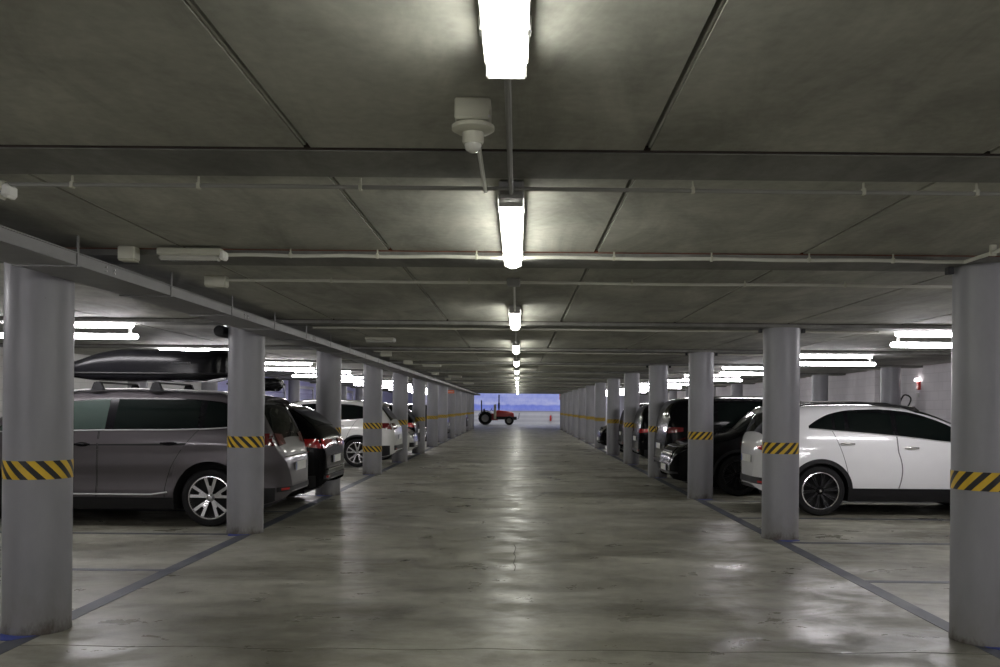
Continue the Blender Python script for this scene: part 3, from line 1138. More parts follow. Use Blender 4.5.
def make_car(name, spec, loc, rz, label, cat='car', group=None):
    root = empty(name, loc, rz)
    k_ = spec.get('scale', 1.03)
    root.scale = (k_, k_, k_)
    tag(root, label, cat, group)
    L, W = spec['L'], spec['W']
    s = Shape(L, W, spec['top'], spec['sect'], spec['xr'], spec['xf'], spec['wr'], spec['arch'], spec.get('sill', .24), spec.get('plan'), spec.get('crown', .045))
    paint = spec['paint']
    glass = spec.get('glass', M['glass'])
    s.body().build('body', paint, root, angle=50)
    # underbody and wheel housings
    b = MB()
    b.box(.35, L - .3, -W / 2 + .33, W / 2 - .33, .19, .75)
    b.box(s.xr + s.arch + .03, s.xf - s.arch - .03, -W / 2 + .12, W / 2 - .12, .2, .5)
    b.box(.5, L - .5, -W / 2 + .28, W / 2 - .28, .3, .95)
    for c in (s.xr, s.xf):
        for sd in (-1, 1):
            rows = []
            for yy in (W / 2 - .035, W / 2 - .32):
                rows.append([(c + (s.arch + .012) * cos(t), sd * yy, s.wr + (s.arch + .012) * sin(t)) for t in [pi * k / 20 for k in range(-1, 22)]])
            b.grid(rows)
    b.build('underbody', M['under'], root, smooth=False)
    for c in (s.xr, s.xf):
        for sd in (-1, 1):
            yw = s.Y(c, s.wr + s.arch) - .02 - .115
            make_wheel(root, c, sd * yw, s.wr, .23, spec.get('wheel', 'y5'), sd)
    # lower cladding
    low = spec.get('clad')
    if low:
        cm = spec.get('clad_m', M['black_plastic'])
        for sd in (-1, 1):
            b = MB()
            s.side_patch(band_map(s.xr + s.arch, s.xf - s.arch, lambda x: s.low(x) + .002, lambda x: low), 20, 3, .012, (sd,), b)
            b.build('sill_cladding', cm, root)
            if spec.get('arch_clad'):
                aw = spec['arch_clad']
                for c in (s.xr, s.xf):
                    b = MB()
                    f = lambda u, v, c=c: (c + (s.arch - .004 + aw * v) * cos(pi * u), s.wr + (s.arch - .004 + aw * v) * sin(pi * u))
                    s.side_patch(f, 28, 2, .012, (sd,), b)
                    b.build('arch_cladding', cm, root)
        # bumper lower parts
        b = MB()
        s.end_patch(lambda u, v: (lerp(-W / 2 * .80, W / 2 * .80, u), lerp(.42, low + .12, v)), 'rear', 24, 4, .010, b)
        s.side_patch(lambda u, v: (lerp(.13, s.xr - s.arch, u), lerp(s.low(lerp(.13, s.xr - s.arch, u)) + .01, low + .12, v)), 8, 3, .010, (-1, 1), b)
        b.build('rear_bumper', cm, root)
        b = MB()
        s.end_patch(lambda u, v: (lerp(-W / 2 * .78, W / 2 * .78, u), lerp(.36, low + .04, v)), 'front', 24, 4, .010, b)
        b.build('front_bumper', cm, root)
    # windows: side
    wl, wu = curve(spec['win_lo']), curve(spec['win_hi'])
    segs = spec['win']     # (xa, xb) glass segments
    for sd in (-1, 1):
        b = MB()
        s.side_patch(band_map(segs[0][0], segs[-1][1], lambda x: wl(x) - .012, lambda x: max(wl(x) - .011, wu(x) + .012)), 60, 8, .003, (sd,), b)
        b.build('window_surround', M['gloss_black'], root)
    doors = spec.get('doors', [])
    made = []
    for (xa, xb, lean0, lean1) in doors:
        for sd in (-1, 1):
            lo = low or s.low(L / 2) + .05
            def dm(u, v, xa=xa, xb=xb, lean0=lean0, lean1=lean1, g=0.0):
                z = lerp(lo, 1.0, v)
                # edge curves; v runs from the sill to the window line
                x0_ = xa + lean0(v) + g; x1_ = xb + lean1(v) - g
                x = lerp(x0_, x1_, u)
                top = wl(x) - .014
                return x, lerp(lo + .004, top, v)
            b = MB()
            s.side_patch(lambda u, v: dm(u, v, g=-.004), 16, 14, .0015, (sd,), b)
            b.build('door_gap', M['under'], root)
            b = MB()
            s.side_patch(lambda u, v: dm(u, v, g=.003), 20, 16, .004, (sd,), b)
            d = b.build('door', paint, root)
            made.append((xa, xb, sd, d))
    for hx, hz in spec.get('handles', []):
        for sd in (-1, 1):
            par = root
            for xa, xb, sdd, d in made:
                if sdd == sd and xa - .15 <= hx <= xb + .15: par = d
            y = s.side_y(hx, hz)
            b = MB()
            n = 8
            b.tube([(hx - .10 + .20 * i / n, sd * (y + .012 + .022 * sin(pi * i / n)), hz + .004 * sin(pi * i / n)) for i in range(n + 1)], .013, 8)
            b.build('door_handle', spec.get('handle_m', paint), par)
            if spec.get('handle_cup', True):
                b = MB()
                s.side_patch(lambda u, v: (hx + .085 * (2 * u - 1), hz + .028 * (2 * v - 1) * math.sqrt(max(.04, 1 - (2 * u - 1) ** 2))), 12, 3, .0055, (sd,), b)
                b.build('handle_recess', spec.get('cup_m', M['gloss_black']), par)
    for i, (xa, xb) in enumerate(segs):
        for sd in (-1, 1):
            b = MB()
            gm = glass
            if spec.get('front_glass') and i >= 2: gm = spec['front_glass']
            s.side_patch(band_map(xa + .012, xb - .012, lambda x: wl(x), lambda x: max(wl(x) + .001, wu(x))), 22, 8, .006, (sd,), b)
            b.build('side_window', gm, root)
    if spec.get('win_chrome'):
        for sd in (-1, 1):
            for cf, dz in ((wl, -.014),) + (((wu, .014),) if spec['win_chrome'] > 1 else ()):
                b = MB()
                pts = []
                for i in range(41):
                    x = lerp(segs[0][0], segs[-1][1], i / 40)
                    z = cf(x) + dz
                    pts.append((x, sd * (s.side_y(x, z) + .006), z))
                b.tube(pts, .008, 6)
                b.build('window_trim_glint', M['satin'], root)
    if spec.get('sill_chrome'):
        xa, xb, z = spec['sill_chrome']
        for sd in (-1, 1):
            b = MB()
            b.tube([(lerp(xa, xb, i / 20), sd * (s.side_y(lerp(xa, xb, i / 20), z) + .014), z + (.03 * max(0, 1 - i / 2))) for i in range(21)], .010, 6)
            b.build('sill_trim', M['satin'], root)
    # windscreen and rear window
    xa, xb = spec['screen']
    b = MB(); s.top_patch(lambda u, v: (lerp(xa, xb, v), (2 * u - 1) * .93), 16, 10, .007, b)
    b.build('windscreen', glass, root)
    xa, xb = spec['rear_glass']
    b = MB(); s.top_patch(lambda u, v: (lerp(xa, xb, v), (2 * u - 1) * .86), 16, 8, .008, b)
    b.build('rear_window', glass, root)
    if spec.get('roof_black'):
        xa, xb = spec['roof_black']
        b = MB(); s.top_patch(lambda u, v: (lerp(xa, xb, v), (2 * u - 1) * .80), 12, 10, .006, b)
        b.build('glass_roof', M['gloss_black'], root)
    # spoiler
    if spec.get('spoiler'):
        x = spec['spoiler']
        zt = s.T(x)
        yw = s.yt(x) * .93
        b = MB()
        rows = []
        for dx, dz in ((.28, .004), (.02, .016), (-.13, -.004), (-.15, -.02), (-.12, -.04), (.02, -.05)):
            rows.append([(x + dx, yw * (2 * i / 12 - 1), s.zt(max(.3, x + max(dx, .02)), (2 * i / 12 - 1) * .93) + dz) for i in range(13)])
        b.grid(rows)
        b.build('spoiler', spec.get('spoiler_m', paint), root)
    # lights
    tl = spec['tail']    # z0, z1, y_in, x wrap, material
    for sd in (-1, 1):
        b = MB()
        z0, z1, yi, xw = tl[0], tl[1], tl[2], tl[3]
        yo = s.Y(.1, (z0 + z1) / 2) - .035
        s.end_patch(lambda u, v: (sd * lerp(yi, yo, u), lerp(lerp(z0 + .02, z0, u), lerp(z1 - .02, z1, u), v)), 'rear', 12, 5, .012, b)
        xc = s.end_x(sd * yo, (z0 + z1) / 2, 'rear')
        s.side_patch(lambda u, v: (lerp(xc + .0, xw, u), lerp(lerp(z0, (z0 * 2 + z1) / 3, u), z1, v)), 8, 4, .010, (sd,), b)
        b.build('tail_light', spec.get('tail_m', M['red_lens']), root)
    hl = spec['head']
    for sd in (-1, 1):
        z0, z1, yi, xw = hl
        b = MB()
        yo = s.Y(L - .12, z0) - .05
        s.end_patch(lambda u, v: (sd * lerp(yi, yo, u), lerp(z0, lerp(z1 - .03, z1, u), v)), 'front', 12, 4, .010, b)
        xc = s.end_x(sd * yo, z0, 'front')
        s.side_patch(lambda u, v: (lerp(xc, xw, u), lerp(z0 + .03 * u, z1 + .02 * u, v)), 8, 3, .008, (sd,), b)
        b.build('headlight', spec.get('head_m', M['clear_lens']), root)
    b = MB()
    g0, g1 = spec.get('grille', (.55, .80))
    s.end_patch(lambda u, v: ((2 * u - 1) * W * .27, lerp(g0, g1, v)), 'front', 14, 5, .012, b)
    b.build('grille', M['gloss_black'], root)
    b = MB()
    for k in range(4):
        z = lerp(g0 + .03, g1 - .03, k / 3)
        pts = [(s.end_x((2 * i / 12 - 1) * W * .25, z, 'front') + .018, (2 * i / 12 - 1) * W * .25, z) for i in range(13)]
        b.tube(pts, .006, 6)
    b.build('grille_bars', M['alloy_dark'] if paint is M['paint_black'] else M['chrome'], root)
    # plates
    for end, z, sg in (('rear', spec.get('plate_z', .82), -1), ('front', .45, 1)):
        xe = s.end_x(0, z, end) + sg * .02
        xe2 = s.end_x(.26, z, end) + sg * .02
        xm = min(xe, xe2) if end == 'rear' else max(xe, xe2)
        p = MB(); p.box(xm - .004, xm + .004, -.26, .26, z - .055, z + .055, bev=.001)
        po = p.build('licence_plate', M['plate'], root, smooth=False)
        p = MB(); p.box(xm - .0055, xm + .0055, .22, .257, z - .052, z + .052)
        p.build('country_band', M['plate_blue'], po, smooth=False)
    # reflectors in the rear bumper
    for sd in (-1, 1):
        b = MB()
        s.end_patch(lambda u, v: (sd * lerp(W * .28, W * .37, u), lerp(.44, .47, v)), 'rear', 4, 2, .016, b)
        b.build('reflector', M['red_lens'], root)
    if spec.get('rear_chrome'):
        z = spec['rear_chrome']
        b = MB()
        b.tube([(s.end_x((2 * i / 20 - 1) * W * .33, z, 'rear') - .015, (2 * i / 20 - 1) * W * .33, z) for i in range(21)], .011, 6)
        b.build('tailgate_trim', M['chrome'], root)
    # mirrors
    mx = spec['mirror']
    for sd in (-1, 1):
        mirror_part(root, mx[0], sd * (s.side_y(mx[0], mx[1]) - .01), mx[1] + .05, sd, spec.get('mirror_m', paint), None)
    # rails
    if spec.get('rails'):
        xa, xb = spec['rails']
        for sd in (-1, 1):
            b = MB()
            pts = []
            for i in range(25):
                t = i / 24
                x = lerp(xa, xb, t)
                lift = .045 * min(1, 8 * t, 8 * (1 - t))
                pts.append((x, sd * s.yt(x) * .88, s.zt(x, .88) + lift))
            b.tube(pts, .014, 8)
            b.build('roof_rail', spec.get('rail_m', M['chrome']), root)
    return root, s


def suv_spec(L, W, H, paint, **k):
    """generic crossover, numbers scaled from a 4.6 m x 1.64 m car"""
    f, h = L / 4.6, H / 1.64
    def X(p): return [(x * f, z * h) for x, z in p]
    sp = dict(L=L, W=W, paint=paint,
              top=X([(0, .52), (.015, .80), (.045, .98), (.11, 1.12), (.22, 1.27), (.36, 1.44), (.48, 1.55), (.62, 1.59), (1.1, 1.62), (1.8, 1.64), (2.4, 1.62), (2.8, 1.54), (3.15, 1.36), (3.45, 1.16), (3.6, 1.09), (3.9, 1.03), (4.25, .93), (4.45, .82), (4.55, .70), (4.6, .50)]),
              sect=[(.15, .90), (.3, .955), (.5, .99), (.75, 1.0), (.95, .985), (1.1 * h, .955), (1.3 * h, .87), (1.64 * h, .69)],
              xr=.95 * f, xf=3.72 * f, wr=.355, arch=.405, clad=.36, arch_clad=.05,
              win_lo=X([(.45, 1.24), (1.0, 1.17), (2.0, 1.12), (3.4, 1.07)]),
              win_hi=X([(.45, 1.25), (.62, 1.36), (.85, 1.46), (1.3, 1.51), (2.0, 1.52), (2.5, 1.48), (2.9, 1.32), (3.15, 1.18), (3.32, 1.08)]),
              win=[(.46 * f, .92 * f), (.96 * f, 2.05 * f), (2.11 * f, 3.28 * f)],
              doors=[(1.28 * f, 2.08 * f, lambda v: -.32 * v * v, lambda v: .02 * (1 - v)), (2.1 * f, 3.2 * f, lambda v: .02 * (1 - v), lambda v: .02)],
              handles=[(1.35 * f, .98 * h), (2.35 * f, .96 * h)],
              screen=(2.62 * f, 3.48 * f), rear_glass=(.13 * f, .42 * f), spoiler=.52 * f,
              tail=(.88 * h, 1.02 * h, .42, .30, ), head=(.70, .82, .42, L - .55), grille=(.50, .74),
              plate_z=.74, mirror=(3.02 * f, 1.06 * h), rails=(.7 * f, 2.6 * f), glass=M['glass'])
    if paint is M['paint_black']: sp['head_m'] = M['smoked_lens']; sp['head'] = (.76 * h, .84 * h, .46, L - .55)
    sp.update(k)
    return sp


def ROUND(L):
    return [(0, .46), (.03, .60), (.08, .74), (.18, .86), (.4, .955), (1.0, 1), (L - 1.4, 1), (L - .7, .965), (L - .35, .90), (L - .15, .80), (L - .05, .70), (L, .60)]


# grey people carrier with the roof box
van = dict(L=4.86, W=1.88, paint=M['paint_grey'],
           top=[(0, .50), (.015, .72), (.04, .88), (.09, 1.0), (.17, 1.18), (.27, 1.38), (.36, 1.54), (.44, 1.61), (.6, 1.66), (1.2, 1.70), (2.0, 1.715), (2.6, 1.70), (3.1, 1.61), (3.5, 1.43), (3.95, 1.17), (4.1, 1.10), (4.4, 1.0), (4.68, .86), (4.8, .72), (4.86, .5)],
           sect=[(.15, .90), (.3, .95), (.42, .985), (.55, .972), (.66, .975), (.74, .992), (.95, .988), (1.02, 1.0), (1.06, .985), (1.15, .962), (1.3, .90), (1.66, .72)],
           xr=.90, xf=3.78, wr=.362, arch=.45, sill=.22, clad=.36, clad_m=M['black_plastic'],
           win_lo=[(.42, 1.30), (.7, 1.245), (1.3, 1.215), (2.3, 1.20), (3.6, 1.17)],
           win_hi=[(.42, 1.33), (.6, 1.46), (.85, 1.54), (1.4, 1.575), (2.2, 1.575), (2.7, 1.53), (3.1, 1.42), (3.5, 1.22), (3.58, 1.18)],
           win=[(.44, 1.0), (1.06, 2.12), (2.20, 2.98), (3.04, 3.52)],
           doors=[(1.46, 2.27, lambda v: -.42 * v * v, lambda v: .02 * (1 - v)), (2.285, 3.35, lambda v: .02 * (1 - v), lambda v: 0)],
           handles=[(1.40, 1.03), (2.47, 1.01)], handle_m=M['gloss_black'],
           screen=(2.75, 3.98), rear_glass=(.13, .38), spoiler=.46,
           tail=(1.0, 1.16, .40, .38), tail_m=M['dark_red_lens'], head=(.74, .88, .42, 4.3), grille=(.52, .80),
           plate_z=.72, mirror=(3.12, 1.17), mirror_m=M['gloss_black'], rails=(.55, 3.0), rail_m=M['galv'], plan=ROUND(4.86), win_chrome=1, sill_chrome=(1.42, 3.38, .40), rear_chrome=.86,
           front_glass=M['glass_green'])
vroot, vs = make_car('people_carrier', van, (-2.99, 12.40, 0), pi, 'metallic grey people carrier with a long black roof box, nearest car on the left', 'car')

# roof box: sits on two bars on the carrier's rails; both are placed in the carrier's own frame
def in_car(root_loc, rz, p):
    return (root_loc[0] + p[0] * cos(rz) - p[1] * sin(rz), root_loc[1] + p[0] * sin(rz) + p[1] * cos(rz), p[2])

for bx in (1.75, 2.51):
    lc = in_car((-2.96, 12.30), pi, (bx, 0, 0))
    rb = empty('roof_bar', (lc[0], lc[1], 0))
    b = MB(); b.box(-.03, .03, -.60, .60, 1.825, 1.848, bev=.008); b.build('bar', M['black_plastic'], rb)
    for sd in (-1, 1):
        b = MB()
        b.prism([(-.085, 1.73), (.085, 1.73), (.04, 1.84), (-.04, 1.84)], sd * .58 - .03, sd * .58 + .03)
        b.build('foot', M['black_plastic'], rb, smooth=False)
    tag(rb, 'black roof bar under the roof box, %s' % ('nearer the rear of the grey people carrier' if bx < 2 else 'nearer the front of the grey people carrier'), 'roof bar', 'roof bars')

def roof_box(loc, L, W, Zb, prof_top, name, label, text=True):
    root = empty(name, loc)
    T = curve(prof_top)
    def shell(z_of, w_of, nm, m):
        b = MB(); rows = []
        n = 40
        for i in range(n + 1):
            t = i / n
            x = L * (.5 - .5 * cos(pi * t))
            e = (1 - abs(2 * x / L - 1) ** 5) ** .35 if 0 < x < L else .02
            wd = W / 2 * w_of(x) * max(e, .05)
            za, zb_ = z_of(x)
            row = []
            for j in range(25):
                a = pi * j / 24
                y = -wd * cos(a) * 1.0
                sgn = -1 if cos(a) > 0 else 1
                yy = sgn * wd * abs(cos(a)) ** .35
                zz = za + (zb_ - za) * (sin(a) ** .45 if 0 < sin(a) else 0)
                row.append((-x, yy, zz))
            rows.append(row)
        b.grid(rows)
        return b.build(nm, m, root)
    shell(lambda x: (Zb + .11, Zb + .11 + T(x)), lambda x: 1.0, 'lid', M['box_black'])
    shell(lambda x: (Zb + .115, Zb + .115 - .10 * min(1, 6 * x / L + .3, 3.2 * (1 - x / L) + .15)), lambda x: .985, 'base', M['box_black'])
    b = MB()
    pts = []
    for i in range(61):
        t = 2 * pi * i / 60
        c_, s_ = cos(t), sin(t)
        pts.append((-L / 2 + L / 2 * abs(c_) ** .35 * (1 if c_ > 0 else -1) , W / 2 * 1.005 * abs(s_) ** .5 * (1 if s_ > 0 else -1), Zb + .112))
    b.tube(pts[:-1], .012, 6, closed=True)
    b.build('seam_rim', M['black_plastic'], root)
    tag(root, label, 'roof box')
    return root

rbx = roof_box((-3.86, 12.16, 0), 2.40, .80, 1.85, [(0, .27), (.1, .335), (.35, .31), (.9, .325), (1.3, .33), (1.62, .29), (1.97, .17), (2.4, .03)], 'roof_box', 'long black tapered roof box on top of the grey people carrier')
# faint grey lettering on the near flank, too worn to read
b = MB()
for i in range(8):
    x = -.42 - .033 * i
    hgt = (.022, .03, .026, .034, .024, .032, .03, .022)[i]
    b.tube([(x, -.406, 2.10 - hgt / 2), (x - .012, -.406, 2.10 + hgt / 2), (x - .022, -.406, 2.10)], .0045, 5)
b.build('lettering', M['box_text'], rbx)
rb2 = roof_box((-3.30, 12.62, 0), .75, .42, 1.74, [(0, .05), (.1, .09), (.6, .09), (.75, .03)], 'luggage_case', 'low black case on the roof edge above the grey people carrier tailgate')

# black coupe-backed crossover beside it
bk = suv_spec(4.6, 1.90, 1.60, M['paint_black'],
              top=[(0, .50), (.012, .80), (.03, .96), (.08, 1.10), (.16, 1.20), (.27, 1.31), (.42, 1.43), (.6, 1.51), (.9, 1.56), (1.3, 1.585), (1.8, 1.59), (2.4, 1.58), (2.8, 1.50), (3.15, 1.33), (3.45, 1.14), (3.6, 1.07), (3.9, 1.02), (4.25, .92), (4.45, .8), (4.55, .68), (4.6, .5)],
              win_lo=[(.7, 1.18), (1.0, 1.15), (2.0, 1.11), (3.4, 1.06)],
              win_hi=[(.7, 1.19), (.95, 1.31), (1.3, 1.42), (1.9, 1.48), (2.5, 1.45), (2.9, 1.30), (3.32, 1.07)],
              win=[(.72, 1.05), (1.1, 2.05), (2.11, 3.28)], rear_glass=(.18, .55), spoiler=None, rails=None,
              tail=(.88, 1.02, .22, .42), plate_z=.70, rear_chrome=.56, win_chrome=1)
make_car('coupe_crossover', bk, (-2.93, 14.55, 0), pi, 'glossy black coupe-backed crossover with red tail lights, beside the grey people carrier')

wh = suv_spec(4.5, 1.84, 1.68, M['paint_white2'], head_m=M['clear_lens'], win_chrome=2, tail=(.93, 1.10, .40, .40), tail_m=M['dark_red_lens'], clad=.42, wheel='y5')
make_car('white_crossover', wh, (-3.13, 23.85, 0), pi, 'white crossover with silver roof rails parked tail out between the third and fifth left columns')
sv = suv_spec(4.4, 1.80, 1.60, M['paint_white2'], tail=(.9, 1.02, .42, .3), clad=.45)
make_car('pale_hatchback', sv, (-3.05 - 4.53, 27.0, 0), 0, 'pale car parked nose out behind the fifth left column')
sv2 = suv_spec(4.4, 1.80, 1.62, M['paint_black'], clad=.4)
make_car('dark_hatchback', sv2, (-3.25, 29.4, 0), pi, 'dark car partly seen behind the sixth left column')
for k, (x, y, rz, lab) in enumerate([(-3.15, 41.2, pi, 'dark car just visible between the far left columns, nearer one'),
                                     (-3.15, 56.5, pi, 'dark car just visible between the far left columns, farther one')]):
    make_car('distant_car', sv2, (x, y, 0), rz, lab)

# white crossover on the right
eq = suv_spec(4.46, 1.84, 1.62, M['paint_white'],
              top=[(0, .55), (.012, .80), (.035, .96), (.08, 1.08), (.16, 1.20), (.28, 1.36), (.40, 1.48), (.52, 1.555), (.7, 1.585), (1.1, 1.615), (1.7, 1.625), (2.2, 1.60), (2.6, 1.53), (2.95, 1.40), (3.3, 1.22), (3.5, 1.12), (3.8, 1.04), (4.15, .93), (4.33, .82), (4.42, .68), (4.46, .5)],
              xr=.90, xf=3.63, wr=.36, arch=.40, clad=.40, arch_clad=.062, sill=.21,
              win_lo=[(.86, 1.262), (1.2, 1.235), (2.0, 1.175), (2.9, 1.08), (3.3, 1.05)],
              win_hi=[(.86, 1.27), (1.0, 1.36), (1.2, 1.45), (1.5, 1.505), (1.9, 1.52), (2.3, 1.49), (2.7, 1.38), (3.0, 1.23), (3.22, 1.06)],
              win=[(.87, 1.22), (1.24, 1.40), (1.44, 2.08), (2.13, 3.20)],
              doors=[(1.44, 2.13, lambda v: -.10 * v - .14 * v * v, lambda v: .05 * sin(pi * min(1, v * 1.4)) - .02 * v), (2.14, 3.25, lambda v: .05 * sin(pi * min(1, v * 1.4)) - .02 * v, lambda v: .0)],
              handles=[(1.40, 1.035), (2.31, .985)], handle_m=M['chrome'], cup_m=M['paint_white2'], screen=(2.45, 3.42), rear_glass=(.14, .38), spoiler=.55,
              plan=[(0, .48), (.03, .62), (.08, .76), (.18, .87), (.4, .955), (1.0, 1), (3.06, 1), (3.76, .965), (4.11, .90), (4.31, .80), (4.41, .70), (4.46, .60)], wheel='dark', tail=(.92, 1.0, .45, .34), tail_m=M['red_lens'], roof_black=(.75, 2.3), mirror=(3.0, 1.1), rails=(.62, 2.5), rail_m=M['black_plastic'], plate_z=.78)
def shift_tail(sp, d, x0=.6):
    g = lambda x: x - d if x > x0 else x * (x0 - d) / x0
    q = dict(sp)
    for k in ('top', 'win_lo', 'win_hi', 'plan'): q[k] = [(g(x), z) for x, z in sp[k]]
    for k in ('win', ): q[k] = [(g(a), g(b_)) for a, b_ in sp[k]]
    q['doors'] = [(g(a), g(b_), c, e) for a, b_, c, e in sp['doors']]
    q['handles'] = [(g(a), z) for a, z in sp['handles']]
    for k in ('screen', 'rear_glass', 'roof_black', 'rails'): q[k] = tuple(g(x) for x in sp[k])
    for k in ('L', 'xf', 'spoiler'): q[k] = g(sp[k])
    q['mirror'] = (g(sp['mirror'][0]), sp['mirror'][1])
    return q


eq['plan'] = [(0, .34), (.05, .55), (.12, .72), (.25, .86), (.6, .965)] + eq['plan'][5:]
eq['win_chrome'] = 1  # not trim here: bright line stands in for a reflection below the windows
eq = shift_tail(eq, .19)
eq['xr'] = .83
make_car('white_crossover', eq, (3.61, 14.17, 0), 0, 'white crossover with black wheels and cladding, nearest car on the right')

# black SUV, nose to the aisle
bs = suv_spec(4.8, 1.93, 1.68, M['paint_black'], xf=3.66, xr=.95, wr=.36, arch=.41, win_chrome=1, grille=(.55, .86), head=(.83, .92, .42, 4.25), wheel='shadow')
make_car('black_crossover', bs, (2.80 + 4.944, 17.15, 0), pi, 'black crossover parked nose to the aisle, left of the white crossover')
UP = lambda H, L: [(0, .5), (.012, .85), (.03, 1.05), (.07, 1.3), (.12, H - .24), (.2, H - .12), (.32, H - .06), (.6, H - .03), (1.4, H), (2.4, H - .01), (2.9, H - .08), (3.4, H - .35), (3.8, 1.17), (4.1, 1.08), (L - .35, .95), (L - .12, .8), (L - .04, .68), (L, .5)]
bm = suv_spec(5.0, 1.95, 1.80, M['paint_black'], top=UP(1.78, 5.0), rear_glass=(.08, .19), spoiler=None, tail=(1.02, 1.14, .42, .35), tail_m=M['dark_red_lens'])
make_car('black_van', bm, (3.06, 19.55, 0), 0, 'tall black van parked tail out behind the black crossover')
b3 = suv_spec(4.6, 1.86, 1.70, M['paint_black'], top=UP(1.70, 4.6), rear_glass=(.08, .19), spoiler=None, tail=(.9, 1.0, .42, .3))
make_car('black_crossover', b3, (3.15, 24.2, 0), 0, 'black crossover with red tail light seen between the fourth and fifth right columns')
make_car('black_crossover', b3, (3.3, 28.9, 0), 0, 'black crossover seen between the fifth and sixth right columns')
b4 = suv_spec(4.4, 1.84, 1.62, M['paint_black'], head=(.68, .86, .30, 3.9))
make_car('black_hatchback', b4, (2.92 + 4.53, 32.6, 0), pi, 'dark car poking its nose out before the seventh right column')


# ---------------------------------------------------------------- tractor at the far end
def tractor():
    root = empty('tractor', (-3.52, 80.5, 0))
    root.scale = (1.12, 1.12, 1.12)
    # x forward; rear axle at .55, front axle 2.3
    def tw(x, y, r, wd, nm, rim):
        w_ = empty('wheel', (x, y, r)); w_.parent = root
        b = MB(); h = wd / 2
        b.lathe([(r * .55, -h), (r * .92, -h), (r, -h * .6), (r, h * .6), (r * .92, h), (r * .55, h), (r * .55, -h)], (0, 0, 0), 'Y', n=32)
        for k in range(16):
            a = 2 * pi * k / 16
            for sd in (-1, 1):
                p = Vector((r * cos(a), sd * h * .45, r * sin(a)))
                q = Vector((r * cos(a + .16), 0, r * sin(a + .16)))
                b.cyl(p, q, .022, n=6)
        b.build('tyre', M['tyre'], w_)
        b = MB()
        b.lathe([(r * .56, -h * .8), (r * .5, -h * .5), (r * .2, -h * .2), (.05, -h * .5), (0, -h * .5)], (0, 0, 0), 'Y', n=24)
        b.build('rim', rim, w_)
    for sd in (-1, 1):
        tw(.55, sd * .55, .52, .32, 'rear', M['grey_plastic'])
        tw(2.45, sd * .5, .35, .22, 'front', M['grey_plastic'])
        b = MB()
        rows = []
        for yy in (sd * .38, sd * .74):
            rows.append([(.55 + .60 * cos(t), yy, .52 + .60 * sin(t)) for t in [R(20 + 140 * k / 12) for k in range(13)]])
        b.grid(rows)
        o = b.build('fender', M['black_plastic'], root)
        o.modifiers.new('solid', 'SOLIDIFY').thickness = .03
    b = MB()
    rows = []
    for x, z, wd in ((1.35, 1.15, .26), (1.6, 1.17, .27), (2.2, 1.12, .27), (2.65, 1.03, .25), (2.8, .92, .22), (2.84, .7, .20)):
        row = []
        for j in range(13):
            a = pi * j / 12
            c_ = cos(a)
            row.append((x, -wd * (1 if c_ > 0 else -1) * abs(c_) ** .5, .66 + (z - .66) * sin(a) ** .5))
        rows.append(row)
    b.grid(rows)
    b.add(rows[-1], [tuple(range(13))])
    b.build('bonnet', M['red_paint'], root)
    b = MB(); b.box(1.0, 2.75, -.16, .16, .42, .72, bev=.03); b.box(.3, 1.1, -.2, .2, .4, .75, bev=.03)
    b.box(2.7, 3.05, -.3, .3, .4, .66, bev=.02)
    b.build('chassis', M['black_plastic'], root)
    b = MB(); b.box(1.0, 1.55, -.45, .45, .36, .42, bev=.01); b.box(.95, 1.3, -.2, .2, .4, .9, bev=.03)
    b.build('footplate', M['red_paint'], root)
    b = MB(); b.box(.45, .9, -.22, .22, .85, .97, bev=.04); b.box(.38, .5, -.22, .22, .9, 1.28, bev=.04)
    b.build('seat', M['dark_fabric'], root)
    b = MB()
    b.tube([(.25, -.42, .8), (.22, -.42, 1.9), (.22, 0, 1.95), (.22, .42, 1.9), (.25, .42, .8)], .03, 8)
    b.build('roll_bar', M['black_plastic'], root)
    b = MB(); b.cyl((1.62, .05, 1.1), (1.62, .05, 2.4), .05, n=12); b.cyl((1.62, .05, 1.3), (1.62, .05, 1.75), .075, n=12)
    b.build('exhaust_stack', M['black_plastic'], root)
    b = MB()
    b.tube([(1.0 + .18 * cos(t) * .5, .18 * sin(t), 1.2 + .18 * cos(t) * .8) for t in [2 * pi * k / 18 for k in range(18)]], .016, 6, closed=True)
    b.cyl((1.02, 0, 1.2), (1.35, 0, 1.0), .018, n=8)
    b.build('steering_wheel', M['black_plastic'], root)
    b = MB()
    b.tube([(3.0, -.3, .5), (3.2, -.3, .5), (3.25, -.3, .95), (3.25, .3, .95), (3.2, .3, .5)], .02, 6)
    b.build('front_guard', M['black_plastic'], root)
    b = MB(); b.box(1.22, 1.42, -.42, -.36, .45, 1.62, bev=.03)
    b.build('canvas_flap', M['cream_cloth'], root)
    tag(root, 'small red tractor parked sideways in front of the low white wall at the far end', 'tractor')


tractor()

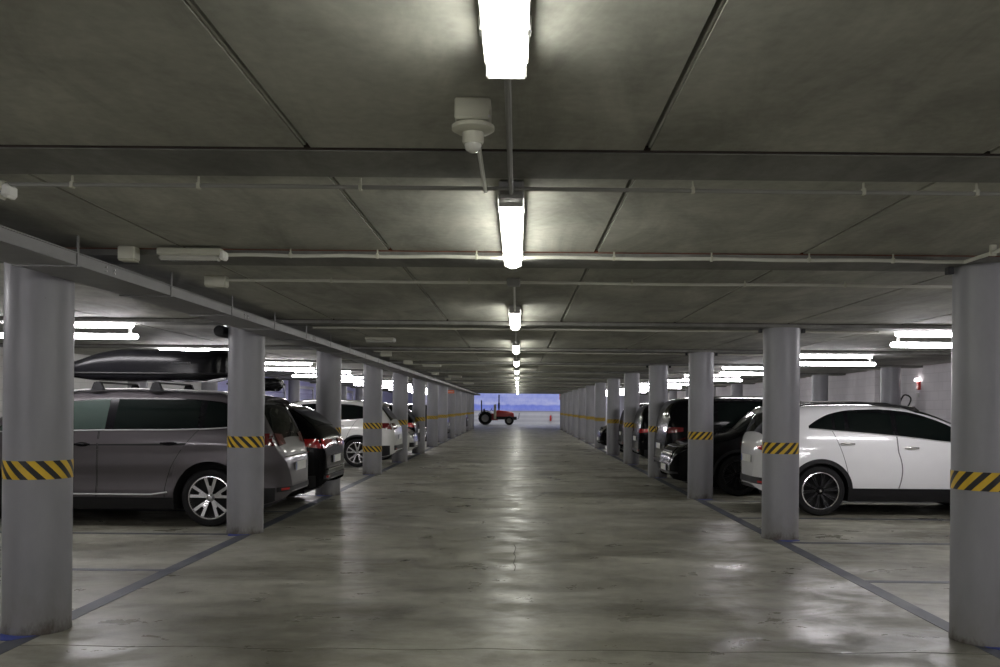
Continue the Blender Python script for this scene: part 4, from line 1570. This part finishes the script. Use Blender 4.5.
# ---------------------------------------------------------------- small wall and column fittings
def sign(name, loc, w_, h_, m, label, cat='sign', facing='y'):
    root = empty(name, loc)
    b = MB(); b.box(-w_ / 2, w_ / 2, -.012, .012, -h_ / 2, h_ / 2, bev=.004); b.build('panel', m, root)
    b = MB(); b.box(-w_ * .36, w_ * .36, -.0135, -.011, -h_ * .06, h_ * .06); b.build('bar', M['sign_white'], root, smooth=False)
    b = MB(); b.box(-w_ / 2 + .02, -w_ / 2 + .03, -.004, .004, h_ / 2, h_ / 2 + .2); b.box(w_ / 2 - .03, w_ / 2 - .02, -.004, .004, h_ / 2, h_ / 2 + .2); b.build('bracket', M['steel'], root, smooth=False)
    tag(root, label, cat)


sign('hanging_sign', (-3.3, 44.1, 2.30), .34, .16, M['orange'], 'small red and white sign hanging by the far left columns')
sign('hanging_sign', (3.15, 66.0, 2.40), .24, .5, M['orange'], 'small orange sign at the upper right corner of the far opening')


def extinguisher(loc, label):
    root = empty('fire_extinguisher', loc)
    b = MB(); b.lathe([(0, 0), (.085, .01), (.09, .04), (.09, .42), (.07, .49), (.03, .53), (.02, .56), (0, .56)], n=20); b.build('cylinder', M['red'], root)
    b = MB(); b.box(-.02, .06, -.015, .015, .55, .58); b.box(-.02, .07, -.01, .01, .6, .615); b.build('handle', M['black_plastic'], root)
    b = MB(); b.tube([(.02, 0, .56), (.12, 0, .5), (.14, 0, .3), (.12, 0, .15)], .012, 6); b.build('hose', M['black_rubber'], root)
    tag(root, label, 'fire extinguisher')


extinguisher((3.12, Y_END - .12, .30), 'red fire extinguisher on the low white wall at the far end, right side')

# wall lamp and hose loop on the right wall
root = empty('wall_lamp', (XW, 20.5, 2.14))
b = MB(); b.box(-.06, 0, -.05, .05, -.10, .10, bev=.01); b.build('back_plate', M['red'], root)
b = MB(); b.lathe([(0, .17), (.05, .165), (.06, .12), (.05, .09), (0, .085)], (-.07, 0, 0), 'Z', n=16); b.build('globe', M['lamp_white'], root)
b = MB(); b.cyl((-.05, 0, -.25), (-.05, 0, -.17), .03, n=10); b.build('sounder', M['sign_white'], root)
tag(root, 'small lit alarm lamp with red base high on the right wall', 'wall lamp')
root = empty('hose_loop', (XW - .05, 20.75, 1.66))
b = MB()
b.tube([(-.17 + .13 * cos(t) * (1 + .2 * sin(2 * t)), .03 * cos(t), .12 + .15 * sin(t)) for t in [R(-60 + 300 * k / 24) for k in range(25)]], .018, 8)
b.build('hose', M['black_rubber'], root)
b = MB(); b.box(-.13, .045, -.04, .04, -.06, 0, bev=.008); b.build('hook', M['black_plastic'], root)
tag(root, 'black hose loop hanging on the right wall above the white crossover roof', 'hose')
